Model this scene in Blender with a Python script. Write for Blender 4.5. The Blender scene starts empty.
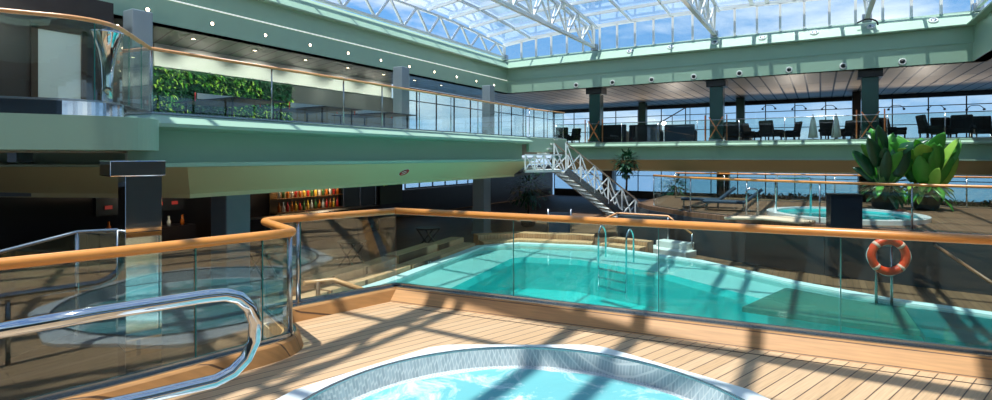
import bpy, bmesh, math, random
from mathutils import Vector, Matrix
random.seed(7)
PI = math.pi
S = bpy.context.scene
COL = S.collection

# ------------------------------------------------------------------ camera model (ship axes: X across, Y along, Z up)
EYE = Vector((0, 0, 1.85)); FPX = 542.0; YAW = math.radians(30.9)
Fw = Vector((-math.sin(YAW), math.cos(YAW), 0)); Rt = Vector((math.cos(YAW), math.sin(YAW), 0))
HY = 156.0
def ray(px, py): return Fw + Rt*((px-496)/FPX) + Vector((0, 0, (HY-py)/FPX))
def at_z(px, py, z): r = ray(px, py); return EYE + r*((z-EYE.z)/r.z)
def at_X(px, py, X): r = ray(px, py); return EYE + r*(X/r.x)
def at_Y(px, py, Y): r = ray(px, py); return EYE + r*(Y/r.y)
def at_d(px, py, d): return EYE + ray(px, py)*d
def col_z(px, d, z): p = EYE + ray(px, HY)*d; p.z = z; return p

# ------------------------------------------------------------------ materials
def lin(c):
    return tuple((x/255/12.92 if x/255 <= .04045 else ((x/255+.055)/1.055)**2.4) for x in c)
MATS = {}
def mat(name, rgb, rough=.5, metal=0.0, emit=None, es=1.0, spec=.5, vary=0.0, vscale=4.0, bump=0.0, bscale=40):
    if name in MATS: return MATS[name]
    m = bpy.data.materials.new(name); m.use_nodes = True
    nt = m.node_tree; b = nt.nodes['Principled BSDF']
    c = lin(rgb)
    b.inputs['Base Color'].default_value = (*c, 1)
    b.inputs['Roughness'].default_value = rough
    b.inputs['Metallic'].default_value = metal
    b.inputs['Specular IOR Level'].default_value = spec
    if emit:
        b.inputs['Emission Color'].default_value = (*lin(emit), 1); b.inputs['Emission Strength'].default_value = es
    tc = nt.nodes.new('ShaderNodeTexCoord')
    if vary:
        n = nt.nodes.new('ShaderNodeTexNoise'); n.inputs['Scale'].default_value = vscale; n.inputs['Detail'].default_value = 5
        nt.links.new(tc.outputs['Object'], n.inputs['Vector'])
        mx = nt.nodes.new('ShaderNodeMixRGB'); mx.blend_type = 'MIX'
        mx.inputs[1].default_value = (*[x*(1-vary) for x in c], 1); mx.inputs[2].default_value = (*[min(1, x*(1+vary)) for x in c], 1)
        nt.links.new(n.outputs['Fac'], mx.inputs[0]); nt.links.new(mx.outputs[0], b.inputs['Base Color'])
    if bump:
        n2 = nt.nodes.new('ShaderNodeTexNoise'); n2.inputs['Scale'].default_value = bscale
        nt.links.new(tc.outputs['Object'], n2.inputs['Vector'])
        bp = nt.nodes.new('ShaderNodeBump'); bp.inputs['Strength'].default_value = bump
        nt.links.new(n2.outputs['Fac'], bp.inputs['Height']); nt.links.new(bp.outputs[0], b.inputs['Normal'])
    MATS[name] = m
    return m

def planks(name, c1, c2, seam, width, length, angle, rough=.55, mortar=.006, coord='Object', rot=(0, 0, 0), grain=.25):
    """boards laid along 'angle' (radians from +X in plan)"""
    m = bpy.data.materials.new(name); m.use_nodes = True; nt = m.node_tree; N = nt.nodes; L = nt.links
    b = N['Principled BSDF']; b.inputs['Roughness'].default_value = rough
    tc = N.new('ShaderNodeTexCoord'); mp = N.new('ShaderNodeMapping'); mp.vector_type = 'POINT'
    mp.inputs['Rotation'].default_value = (rot[0], rot[1], rot[2]-angle)
    L.new(tc.outputs[coord], mp.inputs['Vector'])
    br = N.new('ShaderNodeTexBrick'); br.offset = .37; br.squash = 1
    br.inputs['Scale'].default_value = 1; br.inputs['Brick Width'].default_value = length; br.inputs['Row Height'].default_value = width
    br.inputs['Mortar Size'].default_value = mortar; br.inputs['Mortar Smooth'].default_value = .2; br.inputs['Bias'].default_value = 0
    br.inputs['Color1'].default_value = (*lin(c1), 1); br.inputs['Color2'].default_value = (*lin(c2), 1); br.inputs['Mortar'].default_value = (*lin(seam), 1)
    L.new(mp.outputs[0], br.inputs['Vector'])
    st = N.new('ShaderNodeMapping'); st.inputs['Scale'].default_value = (1.2, 26, 1); L.new(mp.outputs[0], st.inputs['Vector'])
    n = N.new('ShaderNodeTexNoise'); n.inputs['Scale'].default_value = 2.5; n.inputs['Detail'].default_value = 6; L.new(st.outputs[0], n.inputs['Vector'])
    cr = N.new('ShaderNodeValToRGB'); cr.color_ramp.elements[0].position = .3; cr.color_ramp.elements[1].position = .7
    g = 1-grain; cr.color_ramp.elements[0].color = (g, g, g, 1); cr.color_ramp.elements[1].color = (1.0, 1.0, 1.0, 1)
    L.new(n.outputs['Fac'], cr.inputs[0])
    mx = N.new('ShaderNodeMixRGB'); mx.blend_type = 'MULTIPLY'; mx.inputs[0].default_value = 1
    L.new(br.outputs['Color'], mx.inputs[1]); L.new(cr.outputs[0], mx.inputs[2]); L.new(mx.outputs[0], b.inputs['Base Color'])
    bp = N.new('ShaderNodeBump'); bp.inputs['Strength'].default_value = .4; bp.inputs['Distance'].default_value = .004; bp.invert = True
    L.new(br.outputs['Fac'], bp.inputs['Height']); L.new(bp.outputs[0], b.inputs['Normal'])
    MATS[name] = m
    return m

def glass(name, tint=(225, 240, 235), strength=1.0, base=.05, milky=0.0, gloss=(1, 1, 1)):
    m = bpy.data.materials.new(name); m.use_nodes = True; nt = m.node_tree; N = nt.nodes; L = nt.links
    N.remove(N['Principled BSDF']); out = N['Material Output']
    tr = N.new('ShaderNodeBsdfTransparent'); tr.inputs[0].default_value = (*lin(tint), 1)
    gl = N.new('ShaderNodeBsdfGlossy'); gl.inputs['Roughness'].default_value = .01; gl.inputs['Color'].default_value = (*gloss, 1)
    lw = N.new('ShaderNodeLayerWeight'); lw.inputs['Blend'].default_value = .5
    pw = N.new('ShaderNodeMath'); pw.operation = 'POWER'; pw.inputs[1].default_value = 4.0; L.new(lw.outputs['Facing'], pw.inputs[0])
    ma = N.new('ShaderNodeMath'); ma.operation = 'MULTIPLY_ADD'; ma.inputs[1].default_value = .8*strength; ma.inputs[2].default_value = base; ma.use_clamp = True
    L.new(pw.outputs[0], ma.inputs[0])
    mx = N.new('ShaderNodeMixShader'); L.new(ma.outputs[0], mx.inputs[0]); L.new(tr.outputs[0], mx.inputs[1]); L.new(gl.outputs[0], mx.inputs[2])
    last = mx
    if milky:
        df = N.new('ShaderNodeBsdfDiffuse'); df.inputs[0].default_value = (.85, .9, .95, 1)
        tl = N.new('ShaderNodeBsdfTranslucent'); tl.inputs[0].default_value = (.85, .92, 1, 1)
        ad = N.new('ShaderNodeMixShader'); ad.inputs[0].default_value = .5; L.new(df.outputs[0], ad.inputs[1]); L.new(tl.outputs[0], ad.inputs[2])
        tc = N.new('ShaderNodeTexCoord'); ns = N.new('ShaderNodeTexNoise'); ns.inputs['Scale'].default_value = .35; ns.inputs['Detail'].default_value = 4
        L.new(tc.outputs['Object'], ns.inputs['Vector'])
        mr = N.new('ShaderNodeMapRange'); mr.inputs['From Min'].default_value = .35; mr.inputs['From Max'].default_value = .7; mr.inputs['To Min'].default_value = milky*.3; mr.inputs['To Max'].default_value = milky*1.7
        L.new(ns.outputs['Fac'], mr.inputs['Value'])
        m2 = N.new('ShaderNodeMixShader'); L.new(mr.outputs[0], m2.inputs[0]); L.new(mx.outputs[0], m2.inputs[1]); L.new(ad.outputs[0], m2.inputs[2]); last = m2
    L.new(last.outputs[0], out.inputs['Surface'])
    MATS[name] = m
    return m

def water(name, tint, foam=0.0, wscale=3.0, bump=.25, scatter=(90, 200, 205), sc=.35):
    """water seen at a distance: tinted clear layer, a little scattering body colour, fresnel mirror with ripples"""
    m = bpy.data.materials.new(name); m.use_nodes = True; nt = m.node_tree; N = nt.nodes; L = nt.links
    N.remove(N['Principled BSDF']); out = N['Material Output']
    tc = N.new('ShaderNodeTexCoord')
    n1 = N.new('ShaderNodeTexNoise'); n1.inputs['Scale'].default_value = wscale; n1.inputs['Detail'].default_value = 4; n1.inputs['Distortion'].default_value = .6
    L.new(tc.outputs['Object'], n1.inputs['Vector'])
    bp = N.new('ShaderNodeBump'); bp.inputs['Strength'].default_value = bump; bp.inputs['Distance'].default_value = .02
    L.new(n1.outputs['Fac'], bp.inputs['Height'])
    tr = N.new('ShaderNodeBsdfTransparent'); tr.inputs[0].default_value = (*lin(tint), 1)
    df = N.new('ShaderNodeBsdfDiffuse'); df.inputs[0].default_value = (*lin(scatter), 1)
    mb = N.new('ShaderNodeMixShader'); mb.inputs[0].default_value = sc; L.new(tr.outputs[0], mb.inputs[1]); L.new(df.outputs[0], mb.inputs[2])
    gl = N.new('ShaderNodeBsdfGlossy'); gl.inputs['Roughness'].default_value = .04; L.new(bp.outputs[0], gl.inputs['Normal'])
    lw = N.new('ShaderNodeLayerWeight'); lw.inputs['Blend'].default_value = .5; L.new(bp.outputs[0], lw.inputs['Normal'])
    pw = N.new('ShaderNodeMath'); pw.operation = 'POWER'; pw.inputs[1].default_value = 5.0; L.new(lw.outputs['Facing'], pw.inputs[0])
    fr = N.new('ShaderNodeMath'); fr.operation = 'MULTIPLY_ADD'; fr.inputs[1].default_value = .9; fr.inputs[2].default_value = .02; fr.use_clamp = True; L.new(pw.outputs[0], fr.inputs[0])
    mx = N.new('ShaderNodeMixShader'); L.new(fr.outputs[0], mx.inputs[0]); L.new(mb.outputs[0], mx.inputs[1]); L.new(gl.outputs[0], mx.inputs[2])
    last = mx
    if foam:
        mp = N.new('ShaderNodeMapping'); mp.inputs['Scale'].default_value = (1, 1, 1); L.new(tc.outputs['Object'], mp.inputs[0])
        n2 = N.new('ShaderNodeTexNoise'); n2.inputs['Scale'].default_value = 2.3; n2.inputs['Detail'].default_value = 9; n2.inputs['Roughness'].default_value = .72; n2.inputs['Distortion'].default_value = .9
        L.new(mp.outputs[0], n2.inputs['Vector'])
        cr = N.new('ShaderNodeValToRGB'); cr.color_ramp.elements[0].position = .60-foam*.14; cr.color_ramp.elements[1].position = .78-foam*.1
        cr.color_ramp.elements[0].color = (0, 0, 0, 1); cr.color_ramp.elements[1].color = (.9, .9, .9, 1)
        L.new(n2.outputs['Fac'], cr.inputs[0])
        fd = N.new('ShaderNodeBsdfDiffuse'); fd.inputs[0].default_value = (.88, .95, .96, 1)
        m3 = N.new('ShaderNodeMixShader'); L.new(cr.outputs[0], m3.inputs[0]); L.new(mx.outputs[0], m3.inputs[1]); L.new(fd.outputs[0], m3.inputs[2]); last = m3
    L.new(last.outputs[0], out.inputs['Surface'])
    MATS[name] = m
    return m

ANG4 = math.atan2(math.cos(YAW)+1.207*math.sin(YAW), -math.sin(YAW)+1.207*math.cos(YAW))   # plan direction of the deck boards
green = mat('green_paint', (154, 184, 160), .38, vary=.05, vscale=.7)
greenshade = green
warm_bounce = mat('warm_bounce_paint', (196, 190, 146), .5, vary=.05, vscale=.6)  # soffit colour made khaki to carry warm bounce off the wood decks
rail_glass_l = None
white = mat('white_steel', (232, 234, 232), .35)
offwhite = mat('offwhite', (215, 218, 212), .5)
chrome = mat('polished_steel', (205, 210, 214), .06, 1.0)
steel = mat('brushed_steel', (170, 176, 180), .25, 1.0)
dark = mat('dark_panel', (26, 27, 28), .35, vary=.2)
darkbrown = mat('dark_walnut', (38, 30, 26), .4, vary=.3, vscale=3)
greypanel = mat('grey_panel', (80, 86, 86), .4, vary=.1)
charcoal = mat('charcoal_fabric', (30, 34, 38), .8, bump=.2, bscale=200)
bluedark = mat('slate_blue_cover', (44, 62, 80), .6)
blackm = mat('black_metal', (15, 15, 16), .4)
teal = mat('teal_column', (42, 78, 74), .22, .3, vary=.12, vscale=2)
greycol = mat('grey_column', (132, 146, 154), .32, vary=.05)
handwood = mat('handrail_wood', (218, 142, 68), .3, vary=.16, vscale=6)
handwood2 = mat('pale_handrail_wood', (226, 160, 104), .3, vary=.1, vscale=6)
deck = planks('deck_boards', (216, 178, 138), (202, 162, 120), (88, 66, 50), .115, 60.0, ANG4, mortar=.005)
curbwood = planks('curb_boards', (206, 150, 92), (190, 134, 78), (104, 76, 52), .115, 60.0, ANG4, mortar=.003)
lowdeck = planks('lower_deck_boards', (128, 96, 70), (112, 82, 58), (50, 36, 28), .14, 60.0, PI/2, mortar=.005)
benchwood = planks('bench_boards', (232, 182, 138), (220, 168, 122), (120, 84, 60), .09, 50.0, PI/2+.15, mortar=.004)
ceilplank = planks('dark_ceiling_planks', (104, 124, 118), (90, 110, 104), (8, 12, 12), .5, 60.0, math.radians(-16), rough=.36, mortar=.03, grain=.1)
ceilback = planks('grey_ceiling_planks', (186, 176, 162), (164, 154, 142), (24, 22, 20), .62, 7.0, PI/2, rough=.5, mortar=.045, grain=.2)
rail_glass = glass('rail_glass', (240, 248, 245), .9, .05)
roof_glass = glass('roof_glass', (244, 249, 252), .9, .03, milky=.03)
win_glass = glass('window_glass', (242, 248, 250), .6, .03)
darkglass = glass('dark_glass', (90, 130, 135), .8, .05)
poolwater = water('pool_water', (218, 246, 245), 0, 2.2, .2, scatter=(60, 195, 190), sc=.08)
rail_glass_l = glass('left_rail_glass', (236, 246, 243), .9, .085)
pool_glass = glass('poolside_rail_glass', (232, 246, 242), .8, .012)
tubwater = water('bubbling_water', (150, 226, 228), .7, 5.0, .25, scatter=(122, 196, 198), sc=.8)
tubwater2 = water('still_tub_water', (160, 225, 225), .1, 4.0, .2, scatter=(70, 190, 195), sc=.5)
pooltile = mat('turquoise_tile', (66, 208, 204), .5, vary=.08, vscale=1.2)
shelftile = mat('pale_pool_tile', (200, 224, 220), .45, vary=.06, vscale=2)
gelcoat = mat('white_gelcoat', (236, 238, 236), .18, spec=.6)
mosaic = planks('grey_mosaic', (190, 200, 202), (168, 180, 184), (214, 218, 216), .028, .028, 0, rough=.3, mortar=.003, grain=.08)
leaf_dark = mat('dark_leaf', (26, 74, 44), .35, vary=.3, vscale=3)
leaf_mid = mat('green_leaf', (66, 142, 46), .4, vary=.3, vscale=3)
leaf_light = mat('lime_leaf', (150, 196, 76), .45, vary=.3, vscale=3)
stemgreen = mat('leaf_stem', (96, 130, 70), .5)
soil = mat('soil', (46, 34, 26), .9)
orange = mat('ring_orange', (232, 72, 34), .45)
bulb = mat('lamp_glow', (255, 236, 200), .4, emit=(255, 232, 190), es=9)
whiteglow = mat('white_strip', (240, 242, 236), .4, emit=(240, 244, 230), es=.55)
yellow = mat('yellow_paint', (214, 196, 40), .6)
red = mat('red_paint', (190, 44, 36), .5)
seaM = mat('sea', (64, 104, 132), .25)

# ------------------------------------------------------------------ mesh helpers
class MB:
    def __init__(s): s.bm = bmesh.new()
    def box(s, c, size, rz=0, M=None, bev=0):
        g = bmesh.ops.create_cube(s.bm, size=1)
        T = M if M is not None else Matrix.Translation(Vector(c)) @ Matrix.Rotation(rz, 4, 'Z')
        bmesh.ops.transform(s.bm, matrix=T @ Matrix.Diagonal((*size, 1)), verts=g['verts'])
        if bev:
            es = {e for v in g['verts'] for e in v.link_edges}
            bmesh.ops.bevel(s.bm, geom=list(es), offset=bev, segments=2, affect='EDGES', profile=.5)
        return s
    def beam(s, a, b, w, h=None, up=Vector((0, 0, 1)), bev=0):
        a = Vector(a); b = Vector(b); h = h or w; d = b-a; ln = d.length
        if ln < 1e-6: return s
        x = d/ln; y = up.cross(x)
        if y.length < 1e-4: y = Vector((0, 1, 0)).cross(x)
        y.normalize(); z = x.cross(y)
        R = Matrix((x, y, z)).transposed().to_4x4()
        return s.box(None, (ln, w, h), M=Matrix.Translation((a+b)/2) @ R, bev=bev)
    def tube(s, pts, r, n=10, cap=True, closed=False, sy=1.0, ry=None):
        pts = [Vector(p) for p in pts]; m = len(pts); rings = []
        up = None
        for i, p in enumerate(pts):
            if closed: t = pts[(i+1) % m]-pts[i-1]
            else: t = pts[min(i+1, m-1)]-pts[max(i-1, 0)]
            t.normalize()
            if up is None:
                up = Vector((0, 0, 1)) if abs(t.z) < .95 else Vector((1, 0, 0))
            side = t.cross(up)
            if side.length < 1e-4: side = t.cross(Vector((1, 0, 0)))
            side.normalize(); u2 = side.cross(t).normalized(); up = u2
            rr = r[i] if isinstance(r, (list, tuple)) else r
            rings.append([s.bm.verts.new(p + side*math.cos(2*PI*k/n)*rr + u2*math.sin(2*PI*k/n)*rr*sy) for k in range(n)])
        for i in range(m if closed else m-1):
            a = rings[i]; b = rings[(i+1) % m]
            for k in range(n):
                f = s.bm.faces.new((a[k], a[(k+1) % n], b[(k+1) % n], b[k])); f.smooth = True
        if cap and not closed:
            s.bm.faces.new(rings[0]); s.bm.faces.new(rings[-1][::-1])
        return s
    def prism(s, poly, z0, z1):
        lo = [s.bm.verts.new((p[0], p[1], z0)) for p in poly]; hi = [s.bm.verts.new((p[0], p[1], z1)) for p in poly]
        n = len(poly)
        for i in range(n): s.bm.faces.new((lo[i], lo[(i+1) % n], hi[(i+1) % n], hi[i]))
        s.bm.faces.new(hi); s.bm.faces.new(lo[::-1])
        return s
    def ringprism(s, outer, inner, z0, z1, zi0=None, zi1=None):
        zi0 = z0 if zi0 is None else zi0; zi1 = z1 if zi1 is None else zi1
        n = len(outer); V = s.bm.verts.new
        ol = [V((p[0], p[1], z0)) for p in outer]; oh = [V((p[0], p[1], z1)) for p in outer]
        il = [V((p[0], p[1], zi0)) for p in inner]; ih = [V((p[0], p[1], zi1)) for p in inner]
        for i in range(n):
            j = (i+1) % n
            s.bm.faces.new((ol[i], ol[j], oh[j], oh[i])); s.bm.faces.new((oh[i], oh[j], ih[j], ih[i]))
            s.bm.faces.new((ih[i], ih[j], il[j], il[i])); s.bm.faces.new((il[i], il[j], ol[j], ol[i]))
        return s
    def bowl(s, rings, cap=True):
        """rings: list of (pts, z) with equal counts"""
        R = [[s.bm.verts.new((p[0], p[1], z)) for p in pts] for pts, z in rings]
        n = len(R[0])
        for a, b in zip(R, R[1:]):
            for i in range(n): s.bm.faces.new((a[i], b[i], b[(i+1) % n], a[(i+1) % n]))
        if cap: s.bm.faces.new(R[-1])
        return s
    def sweep(s, prof, stations, smooth=False):
        """prof: (off,z) closed outline; stations: (x,y,nx,ny)"""
        R = [[s.bm.verts.new((x+o*nx, y+o*ny, z)) for o, z in prof] for x, y, nx, ny in stations]
        n = len(prof)
        for a, b in zip(R, R[1:]):
            for i in range(n): s.bm.faces.new((a[i], a[(i+1) % n], b[(i+1) % n], b[i]))
        s.bm.faces.new(R[0][::-1]); s.bm.faces.new(R[-1])
        return s
    def lathe(s, c, prof, n=20, M=None):
        c = Vector(c); R = []
        for r, z in prof:
            ring = []
            for k in range(n):
                v = Vector((r*math.cos(2*PI*k/n), r*math.sin(2*PI*k/n), z))
                ring.append(s.bm.verts.new(c+(M @ v if M is not None else v)))
            R.append(ring)
        for a, b in zip(R, R[1:]):
            for i in range(n):
                f = s.bm.faces.new((a[i], a[(i+1) % n], b[(i+1) % n], b[i])); f.smooth = True
        s.bm.faces.new(R[0][::-1]); s.bm.faces.new(R[-1])
        return s
    def leaf(s, base, direction, length, width, droop=.5, nseg=9, normal=Vector((0, 0, 1)), fold=.25, th=.004):
        d = Vector(direction).normalized(); p = Vector(base); side = d.cross(normal)
        if side.length < 1e-3: side = Vector((1, 0, 0))
        side.normalize(); rows = []
        for i in range(nseg+1):
            t = i/nseg; w = width*.5*(math.sin(PI*min(1, t*.93+.07)))**.6*(1-.15*t) + .004
            nrm = side.cross(d).normalized()
            rows.append([s.bm.verts.new(p - side*w + nrm*w*fold), s.bm.verts.new(p), s.bm.verts.new(p + side*w + nrm*w*fold)])
            d = (d + Vector((0, 0, -1))*droop/nseg).normalized(); p = p + d*(length/nseg)
        for a, b in zip(rows, rows[1:]):
            for k in (0, 1):
                f = s.bm.faces.new((a[k], a[k+1], b[k+1], b[k])); f.smooth = True
        return s
    def build(s, name, m, parent=None, loc=None, sol=0):
        bmesh.ops.recalc_face_normals(s.bm, faces=s.bm.faces)
        me = bpy.data.meshes.new(name); 
        if loc is not None: bmesh.ops.translate(s.bm, vec=-Vector(loc), verts=s.bm.verts)
        s.bm.to_mesh(me); s.bm.free(); me.materials.append(m)
        o = bpy.data.objects.new(name, me); COL.objects.link(o)
        if loc is not None: o.location = loc
        if parent is not None:
            o.parent = parent
            if loc is None: o.matrix_parent_inverse = Matrix.Translation(parent.location).inverted() if parent.type == 'EMPTY' and parent.rotation_euler.z == 0 and not parent.get('local') else Matrix.Identity(4)
        if sol:
            md = o.modifiers.new('Solidify', 'SOLIDIFY'); md.thickness = sol
        return o

def tag(o, label=None, cat=None, group=None, kind=None):
    if label: o['label'] = label
    if cat: o['category'] = cat
    if group: o['group'] = group
    if kind: o['kind'] = kind
    return o
def thing(name, label, cat, loc=(0, 0, 0), group=None, local=False, rz=0):
    o = bpy.data.objects.new(name, None); COL.objects.link(o); o.location = loc; o.rotation_euler.z = rz; o.empty_display_size = .2
    if local: o['local'] = 1
    return tag(o, label, cat, group)
def struct(mb, name, m, label=None, cat=None, parent=None):
    o = mb.build(name, m, parent)
    if parent is None: tag(o, label, cat, None, 'structure')
    return o
def dup(src, loc, rz, label=None, group=None):
    r = src.copy(); COL.objects.link(r); r.location = loc; r.rotation_euler.z = rz
    if label: r['label'] = label
    if group: r['group'] = group
    for c in list(src.children):
        k = c.copy(); COL.objects.link(k); k.parent = r
        for g in list(c.children):
            q = g.copy(); COL.objects.link(q); q.parent = k
    return r
def lerp(a, b, t): return a+(b-a)*t
def smooth_path(pts, rad=.12, n=5):
    """round the corners of a polyline"""
    pts = [Vector(p) for p in pts]; out = [pts[0]]
    for i in range(1, len(pts)-1):
        p = pts[i]; a = (pts[i-1]-p); b = (pts[i+1]-p); r = min(rad, a.length*.45, b.length*.45)
        A = p+a.normalized()*r; B = p+b.normalized()*r
        for k in range(n+1):
            t = k/n; out.append(A*(1-t)**2 + p*2*t*(1-t) + B*t*t)
    out.append(pts[-1]); return out
def circle(cx, cy, r, n=48, ry=None, rot=0, p=2.0):
    ry = ry or r; out = []
    for k in range(n):
        a = 2*PI*k/n; c, s_ = math.cos(a), math.sin(a)
        x = r*math.copysign(abs(c)**(2/p), c); y = ry*math.copysign(abs(s_)**(2/p), s_)
        out.append((cx+x*math.cos(rot)-y*math.sin(rot), cy+x*math.sin(rot)+y*math.cos(rot)))
    return out

UP = 2.57; LOW = -1.35; CE = 5.6; LIP = 6.98; CURB = 7.65; ROOF = 8.85
XL, XR, YB, YF = -16.0, 5.2, 28.0, -14.0      # roof opening

# ================================================================== SETTING
struct(MB().box((0, 0, -40), (3000, 3000, .2)), 'sea', seaM, 'blue sea far below the windows', 'sea')
# lower deck floor with a hole for the pool is simply laid round it
pool = [(-8.55, 8.0), (-8.7, 10.05), (-9.45, 15.0), (-8.7, 16.1), (-6.4, 16.75), (-3.0, 15.95), (-.6, 14.4), (1.1, 13.65), (3.6, 13.2), (4.6, 11.5), (4.6, 8.0), (3.0, 7.0), (-6.5, 7.0)]
def offset_poly(poly, d):
    c = Vector((sum(p[0] for p in poly)/len(poly), sum(p[1] for p in poly)/len(poly))); out = []
    n = len(poly)
    for i in range(n):
        a = Vector(poly[i-1]); p = Vector(poly[i]); b = Vector(poly[(i+1) % n])
        n1 = Vector(((p-a).y, -(p-a).x)).normalized(); n2 = Vector(((b-p).y, -(b-p).x)).normalized()
        if n1.dot(p-c) < 0: n1 = -n1
        if n2.dot(p-c) < 0: n2 = -n2
        m = (n1+n2).normalized(); out.append(tuple(p + m*(d/max(.4, m.dot(n1)))))
    return out
fl = MB()
big = [(-19.2, 8), (-19.2, 12), (-19.2, 41.2), (-10, 41.2), (-4, 41.2), (0, 41.2), (8, 41.2), (16, 41.2), (16, 20), (16, 10), (16, -14), (3, -14), (-19.2, -14)]
fl.ringprism(big, offset_poly(pool, .02), LOW-.12, LOW)
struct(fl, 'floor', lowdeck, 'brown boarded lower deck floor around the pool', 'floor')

# near raised platform ------------------------------------------------
A = Vector((-4.72, 1.25)); B = Vector((-4.5, 2.15)); C = Vector((-4.26, 3.42)); D = Vector((-5.3, 3.82)); E = Vector((-4.77, 5.42)); Fq = Vector((1.26, 6.16)); G = Vector((4.2, 6.52))
A0 = Vector((-5.15, -.4)); Z0 = Vector((-5.7, -2.6))
poly = [Z0, A0, A, B, C, D, E, Fq, G, Vector((6.0, 5.0)), Vector((6.0, -6)), Vector((-5.6, -6))]
TC = Fw*3.33 + Rt*.2       # hot tub centre
TC2 = (TC.x, TC.y)
tub_in = circle(TC2[0], TC2[1], 1.70, 64)
ax = math.atan2(Rt.y, Rt.x)
def rounded_oct(ap, n=64, ex=1.06):
    out = []
    for k in range(n):
        a = 2*PI*k/n; r = 1e9
        for j in range(8):
            c = math.cos(a-ax-j*PI/4)
            if c > .05: r = min(r, ap*(1.0 if j % 2 else 1.0)/c)
        r = min(r, ap*ex); out.append((TC2[0]+r*math.cos(a), TC2[1]+r*math.sin(a)))
    return out
tub_out = rounded_oct(1.86)
outer64 = []
# deck plate with a round hole: intersect rays with the platform polygon
def ray_poly(c, a, poly):
    d = Vector((math.cos(a), math.sin(a))); best = None
    for i in range(len(poly)):
        p, q = poly[i], poly[(i+1) % len(poly)]; e = q-p; den = d.x*e.y-d.y*e.x
        if abs(den) < 1e-9: continue
        w = p-c; t = (w.x*e.y-w.y*e.x)/den; s_ = (w.x*d.y-w.y*d.x)/den
        if t > 0 and -1e-6 <= s_ <= 1+1e-6 and (best is None or t > best): best = t
    return c+d*best
cc = Vector(TC2)
angs = sorted([2*PI*k/64 for k in range(64)] + [math.atan2((p-cc).y, (p-cc).x) % (2*PI) for p in poly])
def octr(a, ap=1.80, ex=1.06):
    r = ap*ex
    for j in range(8):
        c = math.cos(a-ax-j*PI/4)
        if c > .05: r = min(r, ap/c)
    return (TC2[0]+r*math.cos(a), TC2[1]+r*math.sin(a))
pl = MB()
pl.ringprism([tuple(ray_poly(cc, a, poly)) for a in angs], [octr(a) for a in angs], -.12, 0)
struct(pl, 'floor', deck, 'sunlit teak deck of the near raised platform', 'floor')
# wall under platform edges
pw = MB()
for a, b in zip(poly, poly[1:]+poly[:1]):
    n = (Vector((a.y-b.y, b.x-a.x))).normalized()*.06
    pw.beam((a.x, a.y, -.735), (b.x, b.y, -.735), .08, 1.23)
struct(pw, 'wall_near', greypanel, 'grey wall under the near platform', 'wall')
# seam of the margin board
dirg = (G-E).normalized(); nin = Vector((dirg.y, -dirg.x))
mg = MB(); a = E+nin*.36+dirg*.3; b = G+nin*.36
mg.beam((a.x, a.y, .001), (b.x, b.y, .001), .012, .004)
struct(mg, 'trim_1', mat('caulk', (54, 40, 32), .7), 'dark caulk seam along the margin board', 'trim')

# curb under the balustrades (wood faced)
curbwood_r = planks('poolside_curb_boards', (206, 150, 92), (190, 134, 78), (104, 76, 52), .115, 60.0, math.atan2(dirg.y, dirg.x), mortar=.003)
def curb_run(path, w=.16, h=.15, name='trim_2', label='', cm=curbwood, sl=0.0):
    m = MB(); pts = [Vector(p) for p in path]; st = []
    for i, p in enumerate(pts):
        t1 = (pts[i]-pts[i-1]).normalized() if i else (pts[1]-p).normalized()
        t2 = (pts[i+1]-p).normalized() if i < len(pts)-1 else t1
        n1 = Vector((t1.y, -t1.x)); n2 = Vector((t2.y, -t2.x)); nn = (n1+n2).normalized(); nn = nn/max(.5, nn.dot(n1))
        st.append((p.x, p.y, nn.x, nn.y))
    m.sweep([(-.06, .0), (w-.06+sl, 0), (w-.06, h-.02), (w-.075, h), (-.06, h)], st)
    o = struct(m, name, cm, label, 'trim')
    m = MB(); m.sweep([(-.04, h-.002), (w-.09, h-.002), (w-.09, h+.012), (-.04, h+.012)], st); m.build('steel_capping', steel, o)
    return o
def nose(c, r, a0, a1, n=8): return [Vector((c[0]+r*math.cos(a0+(a1-a0)*k/n), c[1]+r*math.sin(a0+(a1-a0)*k/n))) for k in range(n+1)]
left_path = [(p.x, p.y) for p in smooth_path([Vector((q.x, q.y, 0)) for q in (Z0, A0, A, B, C+Vector((-.02, .02)), D+Vector((.1, .02)), E)], .3, 9)]
curb_run(left_path, name='trim_2', label='wooden curb with steel capping under the left balustrade', sl=.035)
curb_run([E, Fq, G], name='trim_3', label='wooden curb under the poolside balustrade', cm=curbwood_r, sl=.12)

# ------------------------------------------------------------------ balconies
# profile off: 0 = ledge front plane (x=-9.4); negative goes inwards
prof = [(0, UP-.06), (0, 2.36), (-.5, 2.30), (-.5, 1.73), (0, 1.73), (0, 1.665), (-.12, 1.64), (-1.9, 1.12), (-2.3, 1.12), (-2.3, UP-.002), (-.12, UP-.002)]
prof_green = [(-.32, UP), (-.28, UP-.02), (0, 2.40), (0, 2.34), (-.5, 2.30), (-.5, 1.73), (.1, 1.73), (.1, 1.665), (-.15, 1.655), (-.6, 1.655), (-.6, UP)]
prof_soffit_edge = [(-.05, 1.654), (-.85, 1.13), (-.85, 1.05), (-1.3, 1.05), (-1.3, 1.654)]
XB = -9.4
st = [(XB, 4.6, 1, 0), (XB, 18.5, 1, 0)]
struct(MB().sweep(prof_green, st), 'trim_4', green, 'pale green stepped fascia of the left balcony', 'fascia')
stO = [(-16.5, 1.8, .436, -.9), (-12.5, 3.74, .436, -.9), (XB, 5.3, 1.0, -.63), (XB, 18.5, 1, 0)]
struct(MB().sweep(prof_soffit_edge, stO), 'trim_5', warm_bounce, 'warm-lit sloping soffit edge under the left balcony', 'fascia')
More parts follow.
